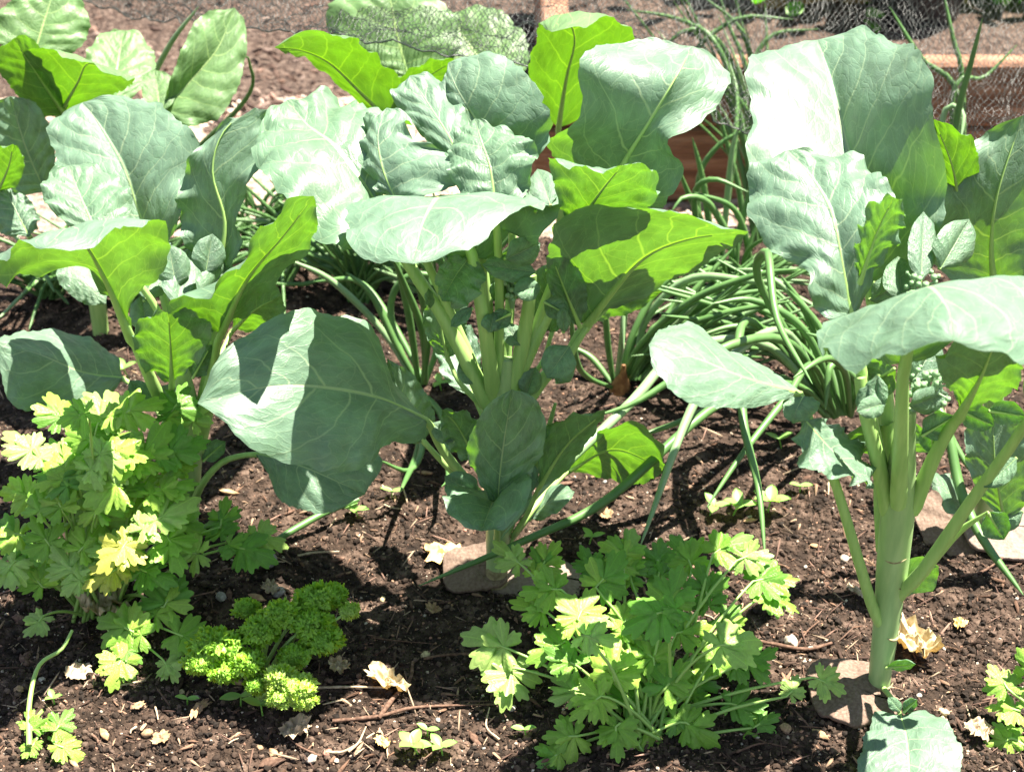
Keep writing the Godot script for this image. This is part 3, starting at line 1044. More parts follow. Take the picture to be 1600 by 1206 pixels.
# the bird net that hangs across the back: crossing threads with a knot at each
func net() -> void:
	var low := even(pts([60, -40, 176, 200, 24, 174, 400, 44, 160, 600, 64, 151, 790, 100, 150, 900, 82, 154, 1010, 76, 160, 1125, 186, 158, 1200, 215, 157, 1330, 200, 158, 1480, 235, 158, 1600, 205, 158, 1720, 215, 160]), 240)
	var mid := even(pts([40, -70, 186, 200, -30, 184, 400, -20, 172, 600, -12, 164, 800, 10, 164, 1000, 0, 174, 1130, 60, 170, 1300, 80, 170, 1500, 90, 170, 1720, 80, 172]), 240)
	var top := even(pts([20, -190, 200, 400, -180, 196, 800, -170, 190, 1000, -160, 188, 1300, -150, 186, 1500, -150, 186, 1740, -150, 188]), 240)
	var rows := 56
	var at := func(k: int, j: int) -> Vector3:
		# every second row of knots is set half a cell over, so that the threads make diamonds
		var t := float(j) / rows
		var f := minf(k + 0.5 * (j % 2), 239.99)
		var i := int(f)
		var l := low[i].lerp(low[i + 1], f - i)
		var m := mid[i].lerp(mid[i + 1], f - i)
		var h := top[i].lerp(top[i + 1], f - i)
		var p := l * (1.0 - t) * (1.0 - t) + m * 2.0 * t * (1.0 - t) + h * t * t
		return p + Vector3(wob.get_noise_2d(f * 7.0, j * 7.0), wob.get_noise_2d(f * 7.0 + 300.0, j * 7.0), 1.4 * wob.get_noise_2d(f * 3.0, j * 3.0 + 500.0)) * 0.008 + Vector3(wob.get_noise_2d(f * 80.0, j * 95.0), wob.get_noise_2d(f * 90.0 + 300.0, j * 85.0), 0) * 0.0008
	var s := Soup.new()
	var thread := func(a: Vector3, b: Vector3, r: float) -> void:
		var d := (b - a).normalized()
		var x := d.cross(Vector3(0.2, 0.3, 1.0)).normalized()
		var y := d.cross(x)
		var o: int = s.v.size()
		for q in [a, b]:
			for k in 4:
				var n := x * cos(TAU * k / 4) + y * sin(TAU * k / 4)
				s.v.append(q + n * r)
				s.n.append(n)
		for k in 4:
			var k2 := (k + 1) % 4
			s.x.append_array(PackedInt32Array([o + k, o + 4 + k, o + k2, o + k2, o + 4 + k, o + 4 + k2]))
	for j in rows:
		for i in 240:
			var p: Vector3 = at.call(i, j)
			thread.call(p, at.call(i, j + 1), 0.0003)
			thread.call(p, at.call(maxi(i - 1, 0) if j % 2 == 0 else mini(i + 1, 240), j + 1), 0.0003)
			if j == 0:
				thread.call(p, at.call(i + 1, 0), 0.0008)
	var o := put("bird_net", made(s), M.net)
	tag(o, "fine black bird net draped across the back of the bed", "net")
func left_plant() -> void:
	var t := thing("broccoli_plant", G(292, 838), "leftmost full broccoli plant, rising behind the tall parsley clump", "broccoli plant")
	stem(t, [292, 845, 112, 295, 790, 112, 296, 735, 111, 300, 690, 110, 296, 640, 110, 285, 590, 110, 280, 550, 110], [0.75, 0.9, 0.95, 0.9, 0.75, 0.6])
	stem(t, [297, 730, 111, 312, 680, 110, 328, 610, 109, 340, 560, 108.5], [0.75, 0.65, 0.55], "branch", M.stalk)
	stem(t, [291, 850, 112, 293, 835, 112, 294, 815, 112], [0.85, 0.86, 0.8], "woody_foot", M.foot)
	# broad leaf at the back, its pale face to the sky
	leaf(t, M.leaf_a, [238, 395, 115, 213, 320, 118, 192, 258, 121, 155, 195, 125, 128, 160, 127], [190, 385, 116, 130, 330, 119, 92, 262, 122, 77, 212, 125, 88, 178, 126.5], [258, 380, 114.5, 285, 330, 114.5, 290, 272, 116.5, 312, 228, 118, 285, 188, 121, 240, 160, 125, 185, 147, 127], {"stalk": [300, 640, 110, 270, 520, 112], "r": 0.6, "waves": 4.0, "ruf": 0.5})
	leaf(t, M.leaf_b, [160, 385, 110, 135, 330, 113, 118, 290, 116, 108, 258, 118], [115, 360, 112, 66, 312, 114, 74, 272, 117], [190, 365, 112, 206, 305, 114, 178, 275, 117, 140, 256, 118.5], {"stalk": [285, 560, 110, 230, 460, 110], "r": 0.4, "ruf": 0.5})
	# dark upright leaf at the right
	leaf(t, M.leaf_a, [338, 440, 112, 352, 350, 113, 332, 268, 114, 350, 205, 115, 398, 168, 116], [300, 405, 113, 277, 345, 114, 280, 290, 114.5, 300, 240, 115, 338, 200, 116], [375, 400, 112, 372, 335, 113, 398, 275, 113, 425, 228, 114, 436, 182, 115.5], {"stalk": [310, 650, 110, 330, 540, 111], "r": 0.5, "ruf": 0.8})
	# the glowing underside of the leaf that leans to the camera on the left
	leaf(t, M.leaf_a, [206, 525, 106, 168, 442, 103, 132, 380, 99, 106, 356, 95, 70, 388, 90], [140, 425, 103, 70, 425, 101, 14, 440, 98, -12, 415, 95, 20, 392, 92], [205, 475, 104, 250, 430, 102, 266, 388, 100, 258, 353, 97, 205, 349, 94, 150, 385, 91], {"stalk": [285, 690, 110, 243, 610, 108], "r": 0.75, "ruf": 0.7, "up": 1.0})
	# and of the narrow one that rises to the right
	leaf(t, M.leaf_b, [342, 520, 107, 385, 435, 104, 440, 370, 100, 490, 306, 96], [305, 505, 105, 258, 484, 102.5, 330, 452, 101, 385, 398, 99, 428, 338, 97.5, 458, 312, 96.5], [368, 500, 108, 410, 462, 106, 458, 412, 104, 490, 375, 102, 496, 330, 98.5], {"stalk": [305, 690, 110, 328, 600, 109], "r": 0.55, "ruf": 0.6})
	leaf(t, M.leaf_b, [268, 600, 108, 266, 540, 105.5, 262, 488, 103], [220, 570, 106, 206, 520, 104.5, 232, 492, 103.5], [308, 565, 106, 332, 520, 105, 305, 488, 103.5], {"stalk": [275, 720, 110, 266, 650, 109], "r": 0.45, "ruf": 0.5})
	# brown-green one in the shade at the right, and the low leaf at the left edge
	leaf(t, M.leaf_b, [362, 515, 116, 400, 482, 114, 440, 462, 112], [372, 470, 114, 400, 448, 112.5, 425, 446, 112], [395, 518, 117, 425, 512, 115, 444, 490, 113], {"stalk": [320, 610, 110], "r": 0.35, "ruf": 0.3})
	leaf(t, M.leaf_a, [192, 590, 118, 130, 582, 116, 65, 555, 114, -10, 532, 113], [170, 545, 120, 92, 515, 119, 25, 520, 117], [160, 628, 115, 85, 642, 112, 15, 632, 111], {"stalk": [290, 720, 111, 245, 640, 115], "r": 0.4, "ruf": 0.3})
	# the low dark leaf that hides under the big shaded one
	leaf(t, M.leaf_a, [398, 708, 111, 470, 728, 108, 570, 772, 105], [430, 680, 112, 520, 690, 110, 598, 715, 107], [420, 745, 108, 440, 785, 106, 510, 803, 104.5], {"stalk": [300, 790, 111, 318, 752, 110, 350, 720, 110.5], "r": 0.42, "ruf": 0.15})
	for q in [[250, 560, 60, 120], [300, 545, 64, 60], [230, 520, 60, 100], [285, 640, 50, 130], [330, 520, 60, 100], [275, 450, 70, 100], [205, 430, 64, 110], [320, 430, 66, 80]]:
		shoot_leaf(t, q[0], q[1], 110.5, q[2], q[2] * 0.38, q[3], 1.5, M.leaf_b if q[1] > 500 else M.leaf_a)
	shoot_leaf(t, 225, 470, 110, 75, 26, 70, 4.0, M.leaf_b)
	shoot_leaf(t, 275, 480, 109, 95, 30, 78, 5.0, M.leaf_a)
	shoot_leaf(t, 310, 470, 109, 80, 24, 50, 4.0, M.leaf_b)
	shoot_leaf(t, 250, 430, 112, 70, 30, 120, 4.0, M.leaf_a)
	shoot_leaf(t, 300, 590, 108, 60, 20, 60, 0.0)
	shoot_leaf(t, 240, 640, 110, 60, 18, 130, 0.0)
	shoot_leaf(t, 315, 720, 110, 48, 14, 40, 1.0)
	floret(t, 282, 520, 110, 0.014, 40)

func middle_plant() -> void:
	var t := thing("broccoli_plant", G(775, 908), "central broccoli plant with thick pale stalks and a wide leaf canopy", "broccoli plant")
	stem(t, [775, 918, 105, 778, 850, 105, 776, 780, 104, 775, 700, 104, 785, 630, 103, 790, 560, 103], [0.8, 0.95, 0.95, 0.95, 0.85, 0.6])
	stem(t, [790, 830, 105, 820, 760, 105, 850, 690, 104, 868, 630, 104], [0.5, 0.4, 0.12], "branch", M.stalk)
	stem(t, [790, 640, 103, 812, 560, 103, 826, 478, 103, 830, 430, 103], [0.6, 0.55, 0.4], "branch", M.stalk)
	stem(t, [775, 925, 105, 775, 905, 105, 777, 885, 105], [0.95, 0.95, 0.86], "woody_foot", M.foot)
	# the canopy leaf at the front: over the top and down again towards the camera
	leaf(t, M.leaf_a, [738, 402, 102, 714, 334, 104, 690, 304, 104, 662, 345, 97, 645, 412, 92], [700, 400, 102, 622, 385, 102, 566, 340, 103, 542, 322, 102, 546, 385, 95, 590, 407, 93], [768, 402, 102, 806, 352, 103, 838, 384, 101, 866, 345, 102, 893, 318, 103, 800, 335, 97, 722, 398, 93], {"stalk": [772, 620, 103, 757, 510, 101], "r": 0.75, "ruf": 0.6, "waves": 4.0})
	# upper left: broad wrinkled leaf
	leaf(t, M.leaf_b, [596, 330, 106, 560, 275, 108, 520, 225, 110, 480, 195, 113, 448, 156, 116], [555, 385, 102, 500, 384, 102, 448, 312, 104, 408, 270, 107, 392, 230, 111, 415, 182, 114], [604, 290, 108, 625, 235, 111, 612, 190, 114, 575, 165, 116, 545, 172, 117, 520, 142, 118], {"stalk": [765, 640, 103, 740, 585, 103, 690, 490, 104, 640, 415, 105], "r": 0.75, "ruf": 0.9, "waves": 6.0, "quilt": 0.15})
	leaf(t, M.leaf_a, [628, 330, 104, 600, 270, 106, 590, 212, 109, 604, 168, 112], [595, 300, 106, 566, 250, 109, 572, 195, 112], [665, 310, 103, 712, 285, 103.5, 700, 240, 105.5, 645, 215, 108, 640, 180, 111], {"stalk": [770, 640, 103, 700, 480, 104], "r": 0.5, "ruf": 1.0})
	leaf(t, M.leaf_a, [738, 310, 104, 712, 232, 107, 668, 160, 112, 640, 118, 115], [695, 255, 107, 645, 195, 111, 612, 150, 114], [765, 270, 106, 742, 205, 109, 712, 150, 113, 682, 116, 115], {"stalk": [775, 620, 103, 760, 450, 103], "r": 0.5, "ruf": 0.7})
	leaf(t, M.leaf_b, [774, 320, 101.5, 766, 262, 103, 752, 220, 105, 742, 185, 108], [728, 315, 102, 700, 262, 104, 712, 210, 107], [818, 312, 101.5, 834, 262, 102.5, 838, 228, 103.5, 795, 202, 106], {"stalk": [778, 620, 103, 780, 450, 102], "r": 0.5, "ruf": 0.8})
	leaf(t, M.leaf_a, [800, 275, 109, 748, 195, 110.5, 712, 135, 112.5, 700, 98, 115], [752, 265, 109, 710, 215, 111, 690, 150, 113.5], [838, 250, 107.5, 864, 198, 107.5, 838, 130, 109.5, 790, 88, 113, 738, 82, 115], {"stalk": [788, 600, 103, 800, 420, 106], "r": 0.5, "ruf": 0.4})
	# upper right: tall, dull face towards the camera
	leaf(t, M.leaf_a, [946, 330, 109, 975, 255, 107.5, 1015, 190, 106, 1058, 118, 106.5, 1082, 72, 111], [890, 268, 109.5, 852, 225, 109, 905, 175, 107, 902, 110, 106.5, 918, 75, 108, 1000, 62, 112], [1025, 330, 106.5, 1064, 280, 105, 1045, 220, 104.5, 1098, 190, 105.5, 1142, 132, 109, 1122, 88, 111], {"stalk": [800, 610, 103, 850, 500, 104, 905, 400, 106], "r": 0.7, "ruf": 0.6, "waves": 4.0})
	leaf(t, M.leaf_b, [900, 360, 103, 925, 318, 100.5, 952, 282, 98.5, 972, 258, 96], [878, 330, 101, 864, 285, 99, 862, 248, 97.5, 920, 266, 96], [950, 350, 102, 1018, 322, 100, 1030, 292, 98, 1015, 258, 96.5], {"stalk": [806, 600, 103, 860, 450, 104], "r": 0.5, "ruf": 0.5})
	# the large glowing one at the right
	leaf(t, M.leaf_a, [912, 508, 106.5, 960, 450, 104, 1010, 400, 101, 1080, 372, 98.5, 1170, 362, 96], [880, 470, 105, 850, 412, 102.5, 865, 360, 100, 920, 326, 97.5, 1000, 316, 95.5, 1088, 344, 95], [945, 490, 107, 1045, 445, 105.5, 1105, 408, 102.5, 1145, 385, 99], {"stalk": [806, 650, 103, 850, 590, 104.5, 885, 558, 105.5], "r": 0.7, "ruf": 0.4, "waves": 3.0})
	leaf(t, M.leaf_b, [925, 500, 106, 965, 470, 108, 1035, 455, 106.5], [940, 462, 107.5, 985, 440, 106.5], [945, 500, 109, 1000, 482, 108], {"stalk": [880, 570, 105], "r": 0.35, "ruf": 0.3})
	leaf(t, M.leaf_b, [905, 510, 105, 885, 460, 104, 862, 400, 102], [890, 500, 104.5, 862, 460, 103.5, 852, 420, 102.5], [918, 480, 105, 915, 440, 104, 890, 405, 102.5], {"r": 0.3, "ruf": 0.3})
	# the large low leaf at the left, half in shade
	leaf(t, M.leaf_a, [668, 655, 103, 600, 624, 100, 510, 606, 97.5, 420, 604, 95.5, 308, 630, 94], [640, 628, 103.5, 606, 590, 103, 600, 538, 103, 560, 498, 102.5, 492, 481, 101, 420, 500, 99, 352, 545, 96.5], [655, 690, 101, 600, 695, 98, 580, 727, 95.5, 530, 739, 94, 440, 722, 92.5, 380, 692, 92, 345, 655, 92.5], {"stalk": [770, 800, 104, 725, 745, 104, 690, 700, 104], "r": 0.55, "ruf": 0.45, "waves": 4.0, "quilt": 0.08})
	leaf(t, M.leaf_a, [662, 690, 105, 640, 650, 106, 620, 600, 107, 605, 560, 108], [640, 690, 105, 605, 640, 106], [680, 650, 106, 650, 590, 107], {"stalk": [765, 790, 105, 705, 735, 105], "r": 0.4, "ruf": 0.3})
	# small leaves up the stem
	leaf(t, M.leaf_b, [776, 800, 99, 784, 715, 98, 800, 608, 97.5], [735, 725, 98, 730, 690, 97.5, 762, 632, 97], [840, 722, 98, 853, 665, 98, 836, 622, 97.7], {"r": 0.35, "ruf": 0.25, "waves": 6.0, "up": -1.0, "stalk": [776, 850, 103, 777, 825, 101]})
	leaf(t, M.leaf_b, [778, 772, 101, 766, 795, 97, 752, 830, 93.5], [735, 765, 101, 697, 760, 98.5, 696, 795, 95, 722, 820, 93.7], [805, 768, 100, 827, 740, 97.5, 826, 780, 95, 795, 822, 93.7], {"r": 0.3, "ruf": 0.25, "stalk": [777, 800, 104]})
	leaf(t, M.leaf_b, [888, 735, 115, 960, 702, 112, 1042, 735, 110], [915, 690, 112, 985, 660, 107.5, 1030, 690, 107.5], [930, 745, 115, 1000, 757, 113], {"r": 0.35, "ruf": 0.3, "stalk": [800, 840, 105, 845, 780, 108]})
	leaf(t, M.leaf_b, [842, 760, 103, 885, 695, 101, 948, 640, 98], [842, 715, 102, 865, 665, 99.5, 905, 648, 98], [880, 745, 103.5, 915, 695, 102, 940, 660, 100], {"r": 0.3, "ruf": 0.3, "stalk": [800, 840, 105, 825, 800, 104]})
	leaf(t, M.leaf_b, [828, 810, 107, 870, 775, 107, 898, 768, 107], [835, 790, 108, 870, 755, 109], [850, 812, 106, 885, 790, 105.5], {"r": 0.2, "ruf": 0.2, "small": true, "stalk": [795, 850, 105]})
	leaf(t, M.leaf_a, [740, 620, 107, 722, 565, 110, 705, 515, 113], [700, 600, 108, 682, 560, 110, 684, 515, 112.5], [752, 590, 108, 750, 540, 110, 730, 505, 112.5], {"r": 0.3, "ruf": 0.4, "stalk": [772, 690, 105]})
	leaf(t, M.leaf_b, [745, 720, 103, 715, 665, 102, 690, 640, 101], [715, 715, 103, 690, 680, 102], [760, 680, 102, 728, 645, 101], {"r": 0.25, "ruf": 0.4, "stalk": [772, 760, 104]})
	leaf(t, M.leaf_b, [735, 400, 102, 712, 430, 101, 690, 470, 99], [705, 400, 101, 680, 430, 99.5], [760, 430, 101, 730, 480, 99], {"r": 0.3, "ruf": 0.5, "stalk": [770, 560, 103, 755, 450, 103]})
	leaf(t, M.leaf_b, [862, 520, 107, 850, 470, 107.5, 870, 410, 108], [835, 500, 107, 822, 455, 107.5, 840, 420, 108], [885, 505, 106.5, 895, 455, 107, 890, 420, 107.5], {"r": 0.3, "ruf": 0.4, "stalk": [800, 620, 104, 845, 570, 106]})
	leaf(t, M.leaf_a, [700, 560, 106, 690, 510, 106, 705, 455, 106.5], [675, 545, 106, 660, 500, 106, 675, 465, 106.5], [725, 540, 106, 730, 490, 106, 722, 460, 106.5], {"r": 0.3, "ruf": 0.4, "stalk": [770, 650, 104, 720, 600, 105]})
	leaf(t, M.leaf_b, [800, 470, 104.5, 792, 430, 104.5, 800, 385, 105], [770, 460, 104.5, 762, 420, 105], [828, 455, 104.5, 832, 415, 105], {"r": 0.25, "ruf": 0.4, "stalk": [795, 560, 103.5]})
	for q in [[815, 540, 45, 130], [770, 470, 40, 60], [870, 600, 46, 60], [745, 600, 44, 130], [820, 620, 50, 70], [710, 690, 46, 140], [850, 690, 44, 40], [755, 700, 50, 110]]:
		shoot_leaf(t, q[0], q[1], 102.5, q[2], q[2] * 0.34, q[3], 1.0, M.leaf_b)
	shoot_leaf(t, 838, 425, 102, 86, 20, 172, -1.0)
	shoot_leaf(t, 845, 448, 101, 44, 18, 190, -1.0)
	shoot_leaf(t, 765, 520, 100, 32, 16, 78, 1.0)
	shoot_leaf(t, 738, 480, 100, 46, 10, 222, -1.0)
	shoot_leaf(t, 800, 490, 100, 40, 15, 205, 1.0)
	shoot_leaf(t, 890, 540, 101, 62, 26, 235, -1.0)
	shoot_leaf(t, 882, 520, 101, 40, 10, 95, 0.0)
	shoot_leaf(t, 672, 482, 101, 32, 7, 95, -0.5)
	shoot_leaf(t, 850, 470, 102, 46, 17, 330, 0.0)
	shoot_leaf(t, 790, 405, 100, 60, 22, 25, 3.0, M.leaf_a)
	shoot_leaf(t, 860, 320, 101, 60, 22, 110, 4.0, M.leaf_a)
	shoot_leaf(t, 838, 330, 101, 56, 16, 80, 4.0, M.leaf_a)
	shoot_leaf(t, 790, 690, 103, 60, 18, 40, 0.0)
	shoot_leaf(t, 748, 775, 101, 62, 22, 150, -1.0)
	shoot_leaf(t, 800, 790, 102, 52, 18, 60, 0.0)
	shoot_leaf(t, 830, 770, 103, 50, 14, 95, 1.0)
	floret(t, 800, 450, 103, 0.013, 44)
	floret(t, 838, 745, 104, 0.008, 20)

func right_plant() -> void:
	var t := thing("broccoli_plant", G(1376, 1092), "large broccoli plant at right with a bare pale green trunk", "broccoli plant")
	stem(t, [1371, 1098, 91, 1377, 1040, 91, 1388, 950, 91, 1396, 870, 90.5, 1404, 790, 90, 1412, 700, 89.5, 1420, 640, 89], [0.74, 0.86, 0.98, 1.12, 1.15, 0.9, 0.5])
	stem(t, [1388, 800, 90, 1372, 720, 89, 1352, 640, 89, 1345, 590, 89.5], [0.55, 0.5, 0.4], "branch", M.stalk)
	stem(t, [1380, 860, 92, 1378, 760, 93, 1385, 640, 94, 1372, 540, 95], [0.5, 0.6, 0.5], "branch", M.stalk)
	stem(t, [1370, 1105, 91, 1373, 1085, 91, 1375, 1070, 91], [0.86, 0.82, 0.78], "woody_foot", M.foot)
	scar(t, 1378, 1062, 91, 0.0083, 20, 165)
	scar(t, 1386, 985, 91, 0.0092, 10, 100)
	scar(t, 1400, 860, 90.5, 0.0113, 60, 175)
	scar(t, 1395, 905, 90.8, 0.0105, 5, 80)
	# the canopy leaf at the front
	leaf(t, M.leaf_a, [1412, 566, 85.5, 1426, 500, 84, 1448, 448, 80, 1480, 478, 74, 1492, 532, 71], [1382, 566, 85.5, 1340, 512, 85, 1300, 498, 84, 1272, 542, 80, 1312, 566, 76, 1352, 572, 74, 1425, 540, 72], [1450, 560, 86, 1530, 520, 86, 1610, 480, 85, 1680, 450, 81, 1660, 545, 74, 1570, 558, 72], {"stalk": [1404, 790, 89, 1408, 690, 87], "r": 0.72, "ruf": 0.7, "waves": 5.0})
	# the two tall ones
	leaf(t, M.leaf_a, [1358, 440, 96, 1342, 305, 100, 1322, 222, 104, 1300, 130, 109, 1278, 62, 114], [1290, 430, 96, 1200, 360, 98, 1167, 275, 100, 1170, 185, 104, 1167, 110, 108, 1188, 74, 112], [1425, 425, 95, 1482, 325, 95, 1476, 240, 96, 1460, 180, 97.5, 1456, 104, 99, 1405, 62, 107, 1335, 47, 114], {"stalk": [1400, 790, 91, 1382, 600, 93], "r": 0.75, "ruf": 0.9, "waves": 4.0, "quilt": 0.11})
	leaf(t, M.leaf_a, [1332, 495, 91, 1316, 405, 92.5, 1300, 330, 95, 1272, 280, 98, 1232, 234, 101], [1290, 498, 90.5, 1262, 455, 91, 1262, 425, 92, 1196, 385, 95, 1168, 320, 98, 1174, 255, 100.5], [1352, 470, 91.5, 1372, 405, 92, 1412, 345, 92.5, 1388, 285, 96, 1330, 243, 100], {"stalk": [1390, 790, 90, 1352, 610, 90], "r": 0.65, "ruf": 0.8, "waves": 5.0, "quilt": 0.11})
	leaf(t, M.leaf_b, [1342, 440, 91, 1372, 358, 89.5, 1398, 308, 88], [1338, 400, 90, 1348, 340, 88.5, 1378, 305, 88], [1378, 410, 91.5, 1412, 360, 90.5, 1412, 320, 88.5], {"r": 0.3, "ruf": 0.5})
	leaf(t, M.leaf_b, [1500, 645, 88, 1532, 590, 85, 1550, 548, 82.5, 1562, 522, 80.5], [1495, 622, 87, 1466, 580, 84, 1478, 545, 82], [1545, 632, 87, 1588, 610, 85, 1598, 560, 82.5], {"stalk": [1425, 800, 90, 1462, 710, 89], "r": 0.7, "ruf": 0.5})
	# the flat one at the left
	leaf(t, M.leaf_a, [1252, 612, 89, 1165, 590, 87, 1090, 560, 86, 1014, 538, 85.5], [1205, 578, 91, 1135, 545, 91, 1088, 512, 91, 1038, 510, 88.5], [1212, 630, 87, 1130, 640, 83.5, 1062, 622, 82.5, 1024, 580, 83.5], {"stalk": [1388, 990, 91, 1366, 955, 90.4, 1340, 870, 89, 1302, 745, 88.5, 1268, 665, 89], "r": 0.52, "ruf": 0.25, "waves": 3.0, "quilt": 0.07})
	leaf(t, M.leaf_b, [1256, 618, 88.5, 1245, 640, 87.5, 1240, 662, 87], [1225, 625, 88, 1226, 650, 87], [1282, 628, 88.5, 1266, 655, 87.5], {"r": 0.2, "ruf": 0.2, "small": true})
	leaf(t, M.leaf_a, [1254, 650, 88, 1302, 705, 87.5, 1366, 764, 86.5], [1244, 690, 87, 1268, 738, 85.5, 1325, 752, 85.5], [1300, 660, 90, 1342, 690, 90.5, 1362, 730, 89], {"r": 0.25, "ruf": 0.8})
	leaf(t, M.leaf_b, [1475, 690, 96, 1400, 690, 93.5, 1305, 698, 92], [1440, 668, 94, 1380, 660, 91, 1325, 675, 90.5], [1440, 708, 96, 1350, 712, 94], {"r": 0.3, "ruf": 0.3, "stalk": [1410, 810, 91, 1440, 740, 95]})
	# stalk and leaf leaving at the right, and the low leaf at the foot
	leaf(t, M.leaf_a, [1615, 640, 84, 1680, 570, 82, 1750, 520, 79], [1600, 600, 83, 1660, 520, 80], [1660, 640, 84, 1730, 580, 81], {"stalk": [1392, 950, 91, 1412, 920, 90.3, 1440, 895, 89, 1520, 780, 87, 1585, 690, 85], "r": 0.62, "ruf": 0.3})
	leaf(t, M.leaf_a, [1408, 1118, 87, 1418, 1160, 84, 1425, 1260, 78], [1372, 1112, 87.5, 1350, 1155, 84.5, 1345, 1215, 81], [1450, 1112, 87.5, 1492, 1142, 84.5, 1503, 1205, 81], {"r": 0.26, "ruf": 0.2, "stalk": [1380, 1074, 90.3, 1396, 1094, 88.6], "quilt": 0.07})
	shoot_leaf(t, 1408, 1112, 87.2, 30, 9, 130, 0.0)
	shoot_leaf(t, 1411, 1112, 87.2, 30, 9, 40, 0.0)
	shoot_leaf(t, 1386, 1042, 90, 46, 8, 5, -1.5)
	leaf(t, M.leaf_b, [1402, 925, 91.5, 1432, 900, 91.5, 1468, 885, 91.5], [1412, 890, 91, 1440, 868, 91], [1420, 930, 92, 1460, 920, 92], {"r": 0.2, "ruf": 0.2, "small": true})
	stem(t, [1462, 872, 90, 1500, 830, 89, 1545, 800, 88], [0.3, 0.26, 0.1], "branch", M.stalk)
	shoot_leaf(t, 1545, 800, 88, 50, 22, 300, 0.0)
	shoot_leaf(t, 1590, 715, 87, 70, 18, 222, -1.0)
	shoot_leaf(t, 1372, 585, 88, 66, 18, 265, -1.0)
	shoot_leaf(t, 1358, 600, 88, 50, 16, 262, -0.8)
	shoot_leaf(t, 1385, 630, 87, 48, 17, 195, -0.5)
	shoot_leaf(t, 1400, 575, 89, 66, 30, 210, 2.0, M.leaf_a)
	shoot_leaf(t, 1425, 600, 90, 80, 30, 60, 2.0, M.leaf_a)
	shoot_leaf(t, 1420, 635, 86.5, 66, 20, 18, 2.5, M.leaf_a)
	shoot_leaf(t, 1440, 680, 88, 60, 20, 30, 0.0)
	shoot_leaf(t, 1500, 640, 88, 60, 20, 335, 0.0)
	shoot_leaf(t, 1545, 640, 87, 60, 18, 350, 0.0)
	shoot_leaf(t, 1455, 660, 89, 50, 20, 275, 0.0)
	shoot_leaf(t, 1410, 470, 91, 70, 26, 95, 3.0, M.leaf_b)
	shoot_leaf(t, 1440, 440, 91, 110, 22, 88, 4.0, M.leaf_a)
	shoot_leaf(t, 1470, 420, 92, 90, 30, 60, 3.0, M.leaf_b)
	shoot_leaf(t, 1360, 470, 92, 70, 22, 30, 2.0, M.leaf_b)
	floret(t, 1450, 605, 88.5, 0.014, 46)
	floret(t, 1440, 450, 91, 0.012, 34)

